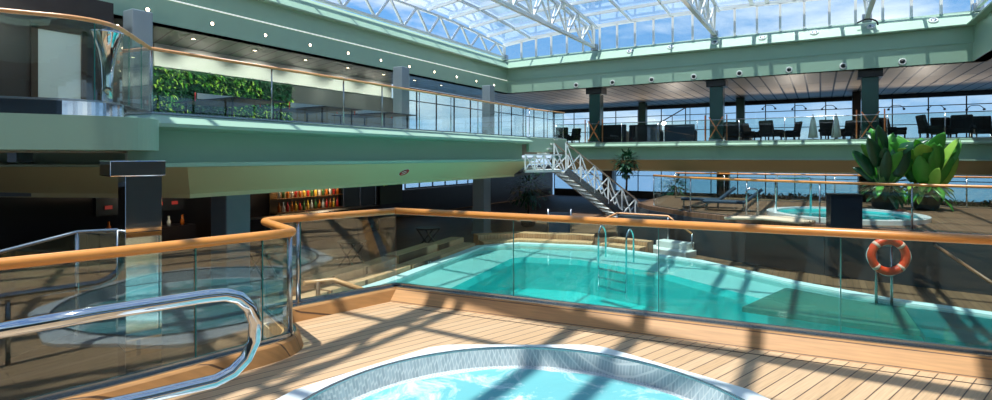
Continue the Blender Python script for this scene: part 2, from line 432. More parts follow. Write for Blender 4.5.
struct(MB().sweep([(-.6, 1.66), (-.6, 2.3), (-.55, 2.3), (-.45, 1.70), (.04, 1.70), (.04, 1.66)], stO[:2]+[(XB-.05, 5.25, 1, -.15)]), 'trim_6', green, 'green recessed band under the balcony bay', 'fascia')
# landing fascia (plain) and slab
sl = MB()
sl.prism([(-19, -8), (-9.95, -8), (-9.95, 18.6), (-9.3, 21.2), (-13, 22.4), (-13, 28.6), (-19, 28.6)], 1.9, UP-.004)
struct(sl, 'floor_upper_left', mat('upper_floor', (150, 140, 126), .5, vary=.1), 'upper deck floor behind the left balcony', 'floor')
lf = MB()
a, b = Vector((-9.62, 18.5)), Vector((-9.25, 21.25)); t = (b-a).normalized(); n = Vector((t.y, -t.x))
lf.sweep([(0, UP), (.03, UP-.02), (.03, 2.02), (0, 2.0), (-.1, 2.0), (-.1, UP)], [(a.x, a.y, n.x, n.y), (b.x, b.y, n.x, n.y)])
struct(lf, 'trim_7', green, 'plain green fascia of the stair landing', 'fascia')
# ceilings of lower deck
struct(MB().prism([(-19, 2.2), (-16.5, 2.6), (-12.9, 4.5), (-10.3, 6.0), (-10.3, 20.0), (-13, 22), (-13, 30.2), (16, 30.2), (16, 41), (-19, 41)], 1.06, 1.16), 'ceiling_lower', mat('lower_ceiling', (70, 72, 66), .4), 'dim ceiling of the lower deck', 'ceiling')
# back balcony
stB = [(-13.2, YB-.2, 0, -1), (16, YB-.2, 0, -1)]
struct(MB().sweep(prof_green, stB), 'trim_8', green, 'green stepped fascia of the far balcony', 'fascia')
struct(MB().sweep(prof_soffit_edge, stB), 'trim_9', warm_bounce, 'warm-lit soffit edge under the far balcony', 'fascia')
struct(MB().prism([(-19, 28.62), (16, 28.62), (16, 41), (-19, 41)], 1.9, UP-.004), 'floor_upper_back', MATS['upper_floor'], 'upper deck floor behind the far balcony', 'floor')

# bay nose -------------------------------------------------------------
bay = smooth_path([(-10.2, -.8, 0), (-8.72, 2.3, 0), (-7.85, 4.1, 0), (-10.0, 5.0, 0)], .75, 16)
bay2 = [(p.x, p.y) for p in bay] + [(-11.0, 5.0), (-11.0, -.8)]
m = MB(); m.prism(bay2, 1.93, 2.38)
struct(m, 'trim_10', green, 'deep green rounded fascia of the balcony bay', 'fascia')
ins = smooth_path([(-10.45, -.8, 0), (-8.95, 2.3, 0), (-8.15, 3.6, 0), (-9.72, 4.9, 0)], .6, 20)
m = MB(); m.prism([(p.x, p.y) for p in ins]+[(-11.0, 4.9), (-11.0, -.8)], 2.381, UP)
struct(m, 'trim_11', chrome, 'mirror polished skirting around the balcony bay', 'trim')

# upper ceilings + roof curb ---------------------------------------------
def ring_slab(x0, x1, y0, y1, z0, z1, X0=-19.2, X1=16, Y0=-16, Y1=41.2):
    return MB().ringprism([(X0, Y0), (X1, Y0), (X1, Y1), (X0, Y1)], [(x0, y0), (x1, y0), (x1, y1), (x0, y1)], z0, z1)
m = MB(); m.prism([(-19.2, -16), (XL, -16), (XL, YB), (-19.2, YB)], CE, CE+.1)
struct(m, 'ceiling_left', ceilplank, 'dark plank ceiling over the left upper deck', 'ceiling')
m = MB(); m.prism([(-19.2, YB), (16, YB), (16, 41.2), (-19.2, 41.2)], CE, CE+.1)
struct(m, 'ceiling_back', ceilback, 'grey plank ceiling over the far upper deck', 'ceiling')
m = MB(); m.prism([(XR, -16), (16, -16), (16, YB), (XR, YB)], CE, CE+.1)
struct(m, 'ceiling_right', ceilback, 'grey plank ceiling over the right upper deck', 'ceiling')
fprof = [(.0, CE-.0), (.06, CE-.02), (.06, 6.3), (0, 6.34), (0, LIP), (.26, LIP), (.28, LIP+.05), (-.30, CURB), (-.45, CURB), (-.45, CE)]
q = [(XL, YF, 1, 1), (XR, YF, -1, 1), (XR, YB, -1, -1), (XL, YB, 1, -1)]
m = MB(); R = [[m.bm.verts.new((x+o*nx, y+o*ny, z)) for o, z in fprof] for x, y, nx, ny in q]
for i in range(4):
    a_, b_ = R[i], R[(i+1) % 4]
    for k in range(len(fprof)):
        m.bm.faces.new((a_[k], a_[(k+1) % len(fprof)], b_[(k+1) % len(fprof)], b_[k]))
struct(m, 'trim_12', green, 'green fascia and curb around the skylight opening', 'fascia')
m = ring_slab(XL-.46, XR+.46, YF-.46, YB+.46, CE+.12, LIP)
struct(m, 'ceiling_roof_slab', offwhite, 'flat roof around the skylight', 'roof')
m = MB(); m.beam((XL+.075, 1, 6.31), (XL+.075, YB-.1, 6.31), .03, .035)
struct(m, 'trim_13', whiteglow, 'thin white light strip along the left fascia', 'trim')
m = MB(); m.beam((XL+.3, YB-.075, 6.31), (XR-.3, YB-.075, 6.31), .03, .02)
struct(m, 'trim_14', green, 'thin ridge along the far fascia', 'trim')

# outer walls ------------------------------------------------------------
struct(MB().box((-19.1, 0, (UP+CE)/2), (.1, 19.2, CE-UP)), 'wall_left', darkbrown, 'dark wall of the left upper deck', 'wall')
struct(MB().box((-19.1, 15.4, 5.225), (.3, 11.6, .75)), 'wall_left_band', offwhite, 'white band standing in for a reflection over the plant wall', 'wall')  # solid white band put in place of a bright reflection above the plants
struct(MB().box((-19.1, 18.25, 3.71), (.1, 6.4, 2.28)), 'wall_left_grey', greypanel, 'grey panelled wall behind the games tables', 'wall')
struct(MB().box((-19.1, 6.8, -.15), (.1, 30, 2.42)), 'wall_left_lower', darkbrown, 'dark wall behind the lower deck bar', 'wall')
struct(MB().box((-19.1, 35.5, -.15), (.1, 11, 2.42)).box((-19.1, 25.9, -.66), (.1, 8.3, 1.4)), 'wall_left_far', darkbrown, 'dark wall at the far left of the lower deck', 'wall')
struct(MB().box((-1, -16, 2), (34, .1, 7.2)), 'wall_rear', greypanel, 'wall behind the near platform', 'wall')
struct(MB().box((12.5, 6, .6), (.1, 44, 3.9)), 'wall_right', mat('dull_wall', (120, 122, 116), .6), 'wall on the right side of the pool hall', 'wall')

wn = [0]
def window(p0, p1, z0, z1, nb, bars, fr=.07, label='', g=win_glass, m_=blackm):
    wn[0] += 1; p0 = Vector(p0); p1 = Vector(p1)
    o = struct(MB().beam((p0.x, p0.y, (z0+z1)/2), (p1.x, p1.y, (z0+z1)/2), .02, z1-z0), 'window_%d' % wn[0], g, label, 'window')
    m = MB()
    for z in (z0, z1): m.beam((p0.x, p0.y, z), (p1.x, p1.y, z), fr*1.4)
    m.build('window_frame', m_, o)
    m = MB()
    for k in range(nb+1):
        c = p0.lerp(p1, k/nb); m.beam((c.x, c.y, z0), (c.x, c.y, z1), fr)
    for z in bars: m.beam((p0.x, p0.y, z), (p1.x, p1.y, z), fr*.8)
    m.build('mullion', m_, o)
    return o
window((-18.9, 41), (16, 41), UP+.05, CE-.12, 20, (4.85, 3.75), .06, 'tall windows across the back of the far upper deck')
window((-19, 21.5), (-19, 41), UP+.05, CE-.1, 11, (4.85,), .06, 'tall windows beyond the games tables on the left')
window((-18.9, 41), (16, 41), LOW+.5, 1.05, 20, (.35,), .06, 'windows across the back of the lower deck')
window((-19, 22.3), (-19, 29.5), .1, 1.05, 6, (), .06, 'lower deck windows beyond the poster')
window((16, 28), (16, 41), UP+.05, CE-.1, 7, (4.85,), .06, 'tall windows at the right end of the far upper deck')
window((12.5, -15.9), (12.5, 27.9), UP+.05, CE-.1, 22, (4.4,), .08, 'unseen windows added along the right side of the pool hall')  # unseen windows, added to brighten the mirror column and the hall
struct(MB().box((-1.5, 41, LOW+.25), (34.8, .15, .5)), 'wall_back', greypanel, 'low wall under the far windows', 'wall')
struct(MB().box((-1.5, 41, 1.85), (34.8, .15, 1.3)), 'wall_back_spandrel', greypanel, 'band between the far windows', 'wall')
struct(MB().box((-1.5, 40.8, CE-.14), (34.8, .3, .26)), 'trim_15', dark, 'dark beam above the far windows', 'trim')

# ================================================================== ROOF STEEL
def roof_z(y, x=None):
    z = ROOF if y < 22 else ROOF - .42*((y-22)/(YB-22))**1.3
    if x is not None: z += .5*max(0, math.sin(PI*min(1, max(0, (x-XL)/(XR-XL)))))**.6
    return z
ys = [YF+.2+i*(YB-YF-.3)/23 for i in range(24)]
# glazing: one pane per bay strip
xs = [XL-.2, -14.4, -12.5, -10.5, -8.5, -6.5, -4.4, -2.4, .75, 1.7, 3.6, XR+.2]
gz = MB()
for i in range(len(ys)-1):
    for k in range(len(xs)-1):
        a = [(xs[k], ys[i]), (xs[k+1], ys[i]), (xs[k+1], ys[i+1]), (xs[k], ys[i+1])]
        v = [gz.bm.verts.new((x, y, roof_z(y, x)+.12)) for x, y in a]; w = [gz.bm.verts.new((x, y, roof_z(y, x)+.14)) for x, y in a]
        gz.bm.faces.new(v[::-1]); gz.bm.faces.new(w)
        for j in range(4): gz.bm.faces.new((v[j], v[(j+1) % 4], w[(j+1) % 4], w[j]))
struct(gz, 'window_%d' % (wn[0]+1), roof_glass, 'glazed skylight panels over the pool hall', 'skylight'); wn[0] += 1
m = MB()
for x0, x1 in zip(xs, xs[1:]): m.beam((x0, 3.5, roof_z(3.5, x0)-.1), (x1, 3.5, roof_z(3.5, x1)-.1), .22, .16)
for i, y in enumerate(ys):
    for x0, x1 in zip(xs, xs[1:]): m.beam((x0, y, roof_z(y, x0)+.02), (x1, y, roof_z(y, x1)+.02), .09, .14)
struct(m, 'trim_16', white, 'white rafters across the skylight', 'rafter')
m = MB()
for x, wb in ((-14.4, .08), (-12.5, .08), (-8.5, .08), (-6.5, .08), (-2.75, .17), (-2.1, .17), (-1.0, .14), (.75, .14), (3.6, .12)):
    for a_, b_ in zip(ys, ys[1:]): m.beam((x, a_, roof_z(a_, x)+.03), (x, b_, roof_z(b_, x)+.03), wb, .12)
struct(m, 'trim_17', white, 'white glazing bars running along the skylight', 'glazing bar')
def truss(x, label, zb=7.74, step=1.8, cw=.17, dw=.075, y0=YF+.2, y1=YB-.15, dbl=True):
    t = thing('roof_truss', label, 'roof truss', (x, y0, zb), 'white lattice trusses under the skylight')
    m = MB(); m.beam((x, y0, zb), (x, y1, zb), cw, cw*.8); m.build('bottom_chord', white, t)
    m = MB(); n = 24
    for i in range(n):
        a_ = y0+(y1-y0)*i/n; b_ = y0+(y1-y0)*(i+1)/n
        for dx in ((-.2, .2) if dbl else (0,)):
            m.beam((x+dx, a_, roof_z(a_, x)-.12), (x+dx, b_, roof_z(b_, x)-.12), cw*.75, cw*.75)
    m.build('top_chord', white, t)
    m = MB(); n = int((y1-y0)/step)
    for i in range(n):
        a_ = y0+(y1-y0)*i/n; b_ = y0+(y1-y0)*(i+.5)/n; c_ = y0+(y1-y0)*(i+1)/n
        for dx in ((-.2, .2) if dbl else (0,)):
            m.beam((x, a_, zb), (x+dx, b_, roof_z(b_, x)-.12), dw); m.beam((x+dx, b_, roof_z(b_, x)-.12), (x, c_, zb), dw)
    m.beam((x, y1, zb), (x, y1, roof_z(y1, x)-.1), dw*1.5)
    m.build('lattice', white, t)
    m = MB(); m.box((x, y1+.08, zb-.02), (.34, .26, .34), bev=.02); m.build('end_bracket', steel, t)
    return t
truss(-10.5, 'white lattice truss nearest the left side, reaching the far curb')
truss(-4.4, 'white lattice truss in the middle of the skylight')
truss(1.7, 'white lattice truss at the right of the skylight above the big plants')
truss(XL-.1, 'long white zigzag truss standing on the left skylight curb', zb=CURB+.04, dbl=False, dw=.09, cw=.13)
truss(XR+.1, 'long white zigzag truss standing on the right skylight curb', zb=CURB+.04, dbl=False, dw=.09, cw=.13)
# back clerestory
m = MB()
for x0, x1 in zip(xs, xs[1:]):
    P4 = [(x0, CURB-.02), (x1, CURB-.02), (x1, roof_z(YB, x1)+.1), (x0, roof_z(YB, x0)+.1)]
    v = [m.bm.verts.new((x, YB+.19, z)) for x, z in P4]; w_ = [m.bm.verts.new((x, YB+.21, z)) for x, z in P4]
    m.bm.faces.new(v); m.bm.faces.new(w_[::-1])
    for j_ in range(4): m.bm.faces.new((v[j_], v[(j_+1) % 4], w_[(j_+1) % 4], w_[j_]))
o = struct(m, 'window_%d' % (wn[0]+1), win_glass, 'upright glazing at the far end of the skylight', 'window'); wn[0] += 1
m = MB()
for k in range(23):
    x = -15.1+k*.965
    if x < XR+.1: m.beam((x, YB+.15, CURB-.05), (x, YB+.15, roof_z(YB, x)+.1), .1)
for x0, x1 in zip(xs, xs[1:]): m.beam((x0, YB+.15, roof_z(YB, x0)+.05), (x1, YB+.15, roof_z(YB, x1)+.05), .1, .16)
m.build('mullion', white, o)
# black cable over the far curb
m = MB(); m.tube(smooth_path([at_Y(857, 23, YB-.15), at_Y(868, 18, YB-.2), at_Y(877, 21, YB-.25), at_Y(878, 25, YB-.28)], .3), .035, 6)
tag(m.build('cable', blackm), 'black cable looped over the far skylight curb', 'cable')

# ------------------------------------------------------------------ lamps, nozzles, discs
def downlight(p, axis, r=.06, label='', group='', em=bulb):
    t = thing('downlight', label, 'light', p, group)
    M = axis.to_track_quat('Z', 'Y').to_matrix()
    rim = MB().lathe(p, [(r*1.5, 0), (r*1.5, .012), (r*1.05, .016), (r*1.0, .004)], 14, M).build('rim', steel, t)
    MB().lathe(p, [(r*.98, .004), (r*.98, .012), (r*.5, .018)], 14, M).build('lamp', em, rim)
y = 4.2
while y < 27:
    downlight(Vector((XL+.062, y, 5.89)), Vector((1, 0, 0)), .05, 'small round downlight glowing in the left green fascia', 'downlights in a row along the left fascia'); y += 1.85
for k in range(9):
    downlight(Vector((-17.2, 5.5+k*2.2, CE-.002)), Vector((0, 0, -1)), .06, 'small round downlight in the dark plank ceiling', 'downlights in the left plank ceiling')
for k in range(9):
    x = -11.57+k*2.07
    if x > 4.6: break
    p = Vector((x, YB-.062, 5.76)); t = thing('air_nozzle', 'round black air nozzle with pale rim in the far green fascia', 'air nozzle', p, 'air nozzles along the far fascia')
    M = Vector((0, -1, 0)).to_track_quat('Z', 'Y').to_matrix()
    MB().lathe(p, [(.14, 0), (.14, .02), (.1, .03), (.09, .01)], 18, M).build('rim', offwhite, t)
    MB().lathe(p, [(.085, .002), (.085, .02), (.03, .03)], 18, M).build('opening', blackm, t)
nrm = Vector((0, -.67, .58)).normalized()
for k in range(7):
    p = Vector((-8.57+k*2.085, YB-.0, LIP+.36)); t = thing('curb_light', 'round flat light fitting on the sloping far curb', 'light', p, 'round fittings along the far skylight curb')
    M = nrm.to_track_quat('Z', 'Y').to_matrix()
    MB().lathe(p, [(.17, 0), (.17, .03), (.13, .05)], 18, M).build('housing', offwhite, t)
    MB().lathe(p, [(.1, .045), (.1, .06), (.05, .065)], 18, M).build('lens', steel, t)

# ================================================================== BALUSTRADES
def balustrade(label, path, joints, zb, zt, rail_m, rr, sy=1.0, posts=(), group=None, gm=rail_glass, gap=.02, rad=.12, railname='handrail', post_w=.03, nc=6):
    """path: plan points; joints: lengths along path (m) where panes meet"""
    pts = [Vector((p[0], p[1], 0)) for p in path]
    sp = smooth_path(pts, rad, nc); L = [0]
    for a_, b_ in zip(sp, sp[1:]): L.append(L[-1]+(b_-a_).length)
    tot = L[-1]
    def P(s_):
        s_ = max(0, min(tot, s_))
        for i in range(len(sp)-1):
            if s_ <= L[i+1]: return sp[i].lerp(sp[i+1], (s_-L[i])/max(1e-9, L[i+1]-L[i]))
        return sp[-1]
    t = thing('glass_balustrade', label, 'balustrade', (pts[0].x, pts[0].y, zb), group)
    MB().tube([p+Vector((0, 0, zt)) for p in sp], rr, 12, sy=sy).build(railname, rail_m, t)
    js = [0]+[j for j in joints if 0 < j < tot]+[tot]
    for a_, b_ in zip(js, js[1:]):
        ss = [a_+gap/2] + [l for l in L if a_+gap < l < b_-gap] + [b_-gap/2]
        m = MB(); q = [P(x) for x in ss]; st = []
        for i, p in enumerate(q):
            t1 = (q[min(i+1, len(q)-1)]-q[max(i-1, 0)]).normalized(); st.append((p.x, p.y, t1.y, -t1.x))
        if len(st) < 2: continue
        m.sweep([(-.006, zb), (.006, zb), (.006, zt-rr*.3), (-.006, zt-rr*.3)], st)
        m.build('glass_panel', gm, t)
    for j in js[1:-1]:
        p = P(j); q = P(j+.01)
        MB().beam((p.x, p.y, (zb+zt)/2), (q.x, q.y, (zb+zt)/2), .013, zt-zb-.04).build('pane_edge', mat('glass_edge', (52, 120, 112), .15), t)
    m = MB()
    m.sweep([(-.018, zb-.0), (.018, zb-.0), (.018, zb+.03), (-.018, zb+.03)], [(p.x, p.y, (sp[min(i+1, len(sp)-1)]-sp[max(i-1, 0)]).normalized().y, -(sp[min(i+1, len(sp)-1)]-sp[max(i-1, 0)]).normalized().x) for i, p in enumerate(sp)])
    m.build('base_channel', steel, t)
    for s_ in posts:
        p = P(s_); MB().tube([(p.x, p.y, zb), (p.x, p.y, zt-rr)], post_w/2, 10).build('post', steel, t)
    return t, P, tot
def joints_from_px(path, pxs):
    """where the vertical picture column meets the straight path"""
    out = []; acc = 0
    for a_, b_ in zip(path, path[1:]):
        a_ = Vector(a_[:2]); b_ = Vector(b_[:2]); e = b_-a_
        for px in pxs:
            r = ray(px, HY); den = r.x*e.y-r.y*e.x
            if abs(den) < 1e-9: continue
            s_ = (r.y*a_.x - r.x*a_.y)/den*1.0
            s_ = (a_.x*r.y-a_.y*r.x)/(-(e.x*r.y-e.y*r.x))
            tt = (a_+e*s_).dot(Vector((r.x, r.y)))
            if 0 <= s_ <= 1 and tt > 0: out.append(acc+s_*e.length)
        acc += e.length
    return sorted(out)
near_r = [tuple(E), tuple(Fq), tuple(G), (5.9, 5.1)]
balustrade('near glass balustrade with thick orange wooden handrail along the pool', near_r, joints_from_px(near_r, [513, 658, 840]), .162, 1.13, handwood, .05, .85, gm=pool_glass)
near_l = [tuple(Z0), tuple(A0), tuple(A), tuple(B), tuple(C), tuple(D), tuple(E)]
jl = joints_from_px(near_l, [195, 262, 293])
balustrade('near left glass balustrade with wooden handrail turning back beside the chrome column', near_l, jl+[jl[-1]+.01] if False else jl, .162, 1.13, handwood, .042, 1.0, posts=[x for x in joints_from_px(near_l, [291])], post_w=.045, gm=rail_glass_l)

up_l = [(-9.72, 4.86), (-9.62, 18.4)]
balustrade('long upper left balcony balustrade with pale wooden handrail', up_l, [2.35, 4.3, 5.6, 7.1, 8.6, 10.1, 11.6], UP, 3.67, handwood2, .038, .8, posts=[0.02, 2.35, 4.3, 5.6, 7.1, 8.6, 10.1, 11.6, 13.4], rad=.05)
up_b = [(-10.4, -.8), (-8.98, 2.3), (-8.2, 3.55), (-9.72, 4.86)]
balustrade('curved glass balustrade of the upper left bay with pale wooden handrail', up_b, [2.9, 3.75, 4.75, 5.6, 6.2], UP+.001, 3.67, handwood2, .038, .8, rad=.6, nc=14)
up_s = [(-9.66, 18.6), (-9.3, 21.15)]
balustrade('short glass balustrade on the landing at the top of the stairs', up_s, [1.3], UP, 3.67, handwood2, .035, .8, posts=[0.03, 1.3, 2.5], rad=.05)
up_back = [(-12.8, 27.95), (14, 27.95)]
balustrade('long glass balustrade along the far upper balcony with thin steel top rail', up_back, [1.9*i for i in range(1, 14)], UP, 3.6, steel, .018, 1, posts=[1.9*i for i in range(0, 15)], rad=.05)

# upper balcony: reflection bars are real objects: chrome funnel and door -----------------
struct(MB().prism([(-18.9, 1.5), (-14.9, 1.5), (-14.9, 6.6), (-18.9, 6.6)], UP, CE-.002), 'wall_lift_core', darkbrown, 'dark brown wall block behind the balcony bay', 'wall')
d0 = struct(MB().box((-14.87, 5.48, UP+1.05), (.05, .82, 2.1)), 'door_1', mat('satin_door', (196, 202, 198), .3, .4), 'brushed steel lift door behind the balcony bay', 'door')
m = MB()
for y in (5.01, 5.95): m.box((-14.86, y, UP+1.1), (.12, .12, 2.2))
m.box((-14.86, 5.48, UP+2.17), (.12, 1.06, .14)); m.build('door_frame', mat('dark_bronze', (70, 56, 46), .35, .6), d0)
p = col_z(107, 7.55, UP)
m = MB(); m.lathe((p.x, p.y, UP), [(.07, 0), (.07, .25), (.08, .5), (.12, .75), (.19, .98), (.2, 1.0)], 28)
tag(m.build('funnel_column', chrome), 'flared polished steel column behind the curved bay glass', 'column')
m = thing('wooden_shelf', 'small wooden hood shelf at the left end of the bay', 'shelf', (-12.9, 2.3, UP))
MB().box((-12.9, 2.3, 4.6), (.5, .9, .07)).box((-12.9, 1.75, 4.52), (.5, .3, .05)).build('shelf_board', handwood2, m)
MB().beam((-12.9, 2.3, UP), (-12.9, 2.3, 4.57), .07).build('post', steel, m)

# living wall ----------------------------------------------------------
m = MB(); m2 = MB(); m3 = MB()
for i in range(2400):
    y = random.uniform(9.6, 15.05); z = random.uniform(UP+.02, 4.84)
    k = (m, m2, m3)[random.choices((0, 1, 2), (3, 4, 3))[0]] if math.sin(y*2.1)+math.sin(z*3.3+y) > -.6 else m
    k.leaf((-18.98, y, z), (random.uniform(.5, 1), random.uniform(-.8, .8), random.uniform(-.3, .8)), random.uniform(.12, .3), random.uniform(.03, .08), 1.2, 3)
lw = thing('living_wall', 'green wall of dense leafy plants behind the first games table', 'plant wall', (-19, 12.3, UP))
for k, mm, nme in ((m, leaf_dark, 'dark_foliage'), (m2, leaf_mid, 'green_foliage'), (m3, leaf_light, 'lime_foliage')):
    o = k.build(nme, mm, lw); o['kind'] = 'stuff'
MB().box((-19.05, 12.33, 3.71), (.1, 5.5, 2.27)).build('backing_panel', leaf_dark, lw)

# table tennis tables ----------------------------------------------------
tt = thing('table_tennis_table', 'blue-black table tennis table with white net in front of the plant wall', 'games table', (-13.9, 9.0, UP), 'table tennis tables on the left upper deck', True)
for sx in (-1, 1):
    MB().box((sx*.69, 0, .75), (1.36, 1.5, .03), bev=.005).build('table_top', mat('table_blue', (34, 46, 58), .4), tt)
MB().box((0, 0, .845), (.01, 1.8, .15)).build('net', mat('net_white', (200, 204, 204), .8), tt)
for sx in (-1, 1):
    for sy in (-1, 1):
        MB().beam((sx*1.05, sy*.6, 0), (sx*1.05, sy*.6, .735), .04).build('leg', blackm, tt)
for sy in (-1, 1): MB().beam((-1.05, sy*.6, .12), (1.05, sy*.6, .12), .03).build('rail', blackm, tt)
MB().tube([(0, -.95, .7), (0, -.95, .93)], .015, 6).tube([(0, .95, .7), (0, .95, .93)], .015, 6).build('net_post', red, tt)
dup(tt, (-13.9, 11.9, UP), 0, 'dark table tennis table between the plant wall and the grey wall')
dup(tt, (-13.9, 14.6, UP), 0, 'dark table tennis table farthest along, before the grey column')

# ================================================================== COLUMNS
def column(x, y, z0, z1, w, m_, label, cap=None, group=None, rnd=False):
    t = thing('column', label, 'column', (x, y, z0), group)
    if rnd: MB().lathe((x, y, z0), [(w/2, 0), (w/2, z1-z0)], 24).build('shaft', m_, t)
    else: MB().box((x, y, (z0+z1)/2), (w, w, z1-z0), bev=.03).build('shaft', m_, t)
    MB().box((x, y, z0+.05), (w*1.12, w*1.12, .1), bev=.01).build('base', m_ if not cap else steel, t)
    if cap: MB().box((x, y, z1-.17), (w*1.45, w*1.45, .34), bev=.02).build('capital', cap, t)
    return t
column(-12, 7.8, LOW, 1.055, .62, greycol, 'grey square column under the left balcony, nearest the bar')
column(-12, 18.9, LOW, 1.055, .55, greycol, 'grey square column under the left balcony near the stairs')
column(-15.2, 7.3, UP, CE-.002, .5, greycol, 'blue-grey column on the left upper deck beside the bay')
column(-15.2, 17.6, UP, CE-.002, .5, greycol, 'grey column on the left upper deck beyond the games tables')
column(-15.2, 24.6, UP, CE-.002, .5, greycol, 'grey column at the far end of the left upper deck')
for x, lb in ((-10.7, 'leftmost'), (-4.4, 'middle'), (1.85, 'right-hand')):
    column(x, 28.75, UP, CE-.002, .62, teal, '%s dark teal column standing along the far balcony edge' % lb, dark)
    column(x, 38, UP, CE-.002, .5, teal if x < 0 else darkbrown, '%s slim column in front of the far upper windows' % lb)
    column(x, 30.8, LOW, 1.055, .6, dark, '%s dark column on the lower deck under the far balcony' % lb)
# copper X bands on two far columns
for x, lb in ((-10.7, 'leftmost'), (-4.4, 'middle'), (1.85, 'right-hand')):
    m = MB(); yy = 28.35
    m.beam((x-.32, yy, UP+.1), (x+.32, yy, UP+1.2), .05); m.beam((x+.32, yy, UP+.1), (x-.32, yy, UP+1.2), .05)
    m.beam((x-.5, yy, UP), (x-.5, yy, UP+1.3), .05); m.beam((x+.5, yy, UP), (x+.5, yy, UP+1.3), .05)
    tag(m.build('column_guard', mat('copper', (176, 104, 60), .4)), 'copper coloured crossed guard in front of the %s far column' % lb, 'guard')

# chrome clad near column ------------------------------------------------
cxy = EYE + ray(140, HY)*4.75; cxy.z = 0
t = thing('mirror_column', 'mirror polished square column with flat cap behind the left handrail', 'column', (cxy.x, cxy.y, LOW), None)
ca = math.radians(77)
MB().box((cxy.x, cxy.y, (LOW+1.68)/2), (.27, .27, 1.68-LOW), rz=ca, bev=.004).build('shaft', chrome, t)
MB().box((cxy.x-.02, cxy.y-.05, 1.745), (.40, .42, .13), rz=ca, bev=.006).build('cap', chrome, t)
m = MB()
for z in (-.4, .2, .75, 1.2): m.box((cxy.x, cxy.y, z), (.273, .273, .006), rz=ca)
m.build('panel_joint', dark, t)

# chrome loop rail --------------------------------------------------------
d4 = Vector((math.cos(ANG4), math.sin(ANG4), 0))
pe = EYE + ray(225, HY)*3.05; pe.z = 0
def ph(px, py):   # point in the vertical plane of the loop rail
    r = ray(px, py); n = Vector((d4.y, -d4.x, 0)); return EYE + r*(n.dot(pe-EYE)/n.dot(r))
top = [ph(-60, 341), ph(100, 313), ph(205, 296.5)]
ctr = [ph(225, 294.5), ph(239, 297.5), ph(250, 307), ph(255.5, 322), ph(254, 341), ph(246, 358), ph(233, 371.5), ph(215, 381)]
bot = [ph(150, 396.5), ph(60, 417), ph(-60, 445)]
t = thing('loop_handrail', 'thick polished steel handrail with rounded loop end in the left foreground', 'handrail', (pe.x, pe.y, 0))
MB().tube(top+ctr+bot, .037, 18).build('tube', chrome, t)
bp = [ph(60, 417), ph(-60, 445)]
m = MB()
for b_ in bp: m.tube([b_, Vector((b_.x, b_.y, 0.0))], .02, 12)
m.build('support_post', steel, t)

# left inner stair balustrade with steel rail -------------------------------
g1 = at_d(118, 230, 5.6); g2 = at_d(77, 232, 5.5); g3 = at_d(0, 252, 4.9); g4 = at_d(-60, 268, 4.6)
t = thing('stair_balustrade', 'glass stair balustrade with slim steel rail sloping down left of the mirror column', 'balustrade', (g1.x, g1.y, 0))
MB().tube([g1, g2, g3, g4], .018, 8).build('handrail', steel, t)
for a_, b_ in ((g1, g2), (g2, g3), (g3, g4)):
    d_ = (b_-a_).normalized(); n_ = Vector((d_.y, -d_.x, 0)).normalized()*.006; dz = Vector((0, 0, -1.0))
    m = MB(); P_ = [a_+d_*.01, b_-d_*.01, b_-d_*.01+dz, a_+d_*.01+dz]
    v = [m.bm.verts.new(p+n_) for p in P_]; w = [m.bm.verts.new(p-n_) for p in P_]
    m.bm.faces.new(v); m.bm.faces.new(w[::-1])
    for j in range(4): m.bm.faces.new((v[j], v[(j+1) % 4], w[(j+1) % 4], w[j]))
    m.build('glass_panel', rail_glass, t)
m = MB()
for g in (g1, g2): m.tube([g, g+Vector((0, 0, -1.05))], .018, 8)
m.build('post', steel, t)

# ================================================================== HOT TUB (near)
t = thing('hot_tub', 'round hot tub of bubbling turquoise water in the near deck', 'hot tub', (TC2[0], TC2[1], 0))
m = MB(); m.bowl([([octr(2*PI*k/64, 1.86) for k in range(64)], .001), ([octr(2*PI*k/64, 1.86) for k in range(64)], .035), ([octr(2*PI*k/64, 1.83) for k in range(64)], .055),
                  (circle(*TC2, 1.735, 64), .06), (circle(*TC2, 1.72, 64), .045)], cap=False)
cop = m.build('coping', gelcoat, t)
m = MB(); m.ringprism(circle(*TC2, 1.735, 64), circle(*TC2, 1.70, 64), .02, .072); m.build('trim_ring', steel, cop)
m = MB(); m.bowl([(circle(*TC2, 1.70, 64), .06), (circle(*TC2, 1.66, 64), -.08), (circle(*TC2, 1.42, 64), -.13), (circle(*TC2, 1.36, 64), -.5), (circle(*TC2, .95, 64), -.55), (circle(*TC2, .9, 64), -.98)])
m.build('basin', mosaic, t)
def wave_disc(c, r, z, amp, nr=26, na=72, seed=1):
    m = MB(); rnd = random.Random(seed); ph_ = [(rnd.uniform(2, 9), rnd.uniform(0, 6.3), rnd.uniform(0, 6.3)) for _ in range(9)]
    def zz(x, y): return z + amp*sum(math.sin(f*(x*math.cos(a)+y*math.sin(a))+p) for f, a, p in ph_)/4
    rings = [[m.bm.verts.new((c[0]+r*i/nr*math.cos(2*PI*k/na), c[1]+r*i/nr*math.sin(2*PI*k/na), zz(r*i/nr*math.cos(2*PI*k/na), r*i/nr*math.sin(2*PI*k/na)))) for k in range(na)] for i in range(1, nr+1)]
    cv = m.bm.verts.new((c[0], c[1], zz(0, 0)))
    for k in range(na): m.bm.faces.new((cv, rings[0][k], rings[0][(k+1) % na])).smooth = True
    for a_, b_ in zip(rings, rings[1:]):
        for k in range(na): m.bm.faces.new((a_[k], b_[k], b_[(k+1) % na], a_[(k+1) % na])).smooth = True
    return m
wave_disc(TC2, 1.6, -.085, .012).build('water', tubwater, t)

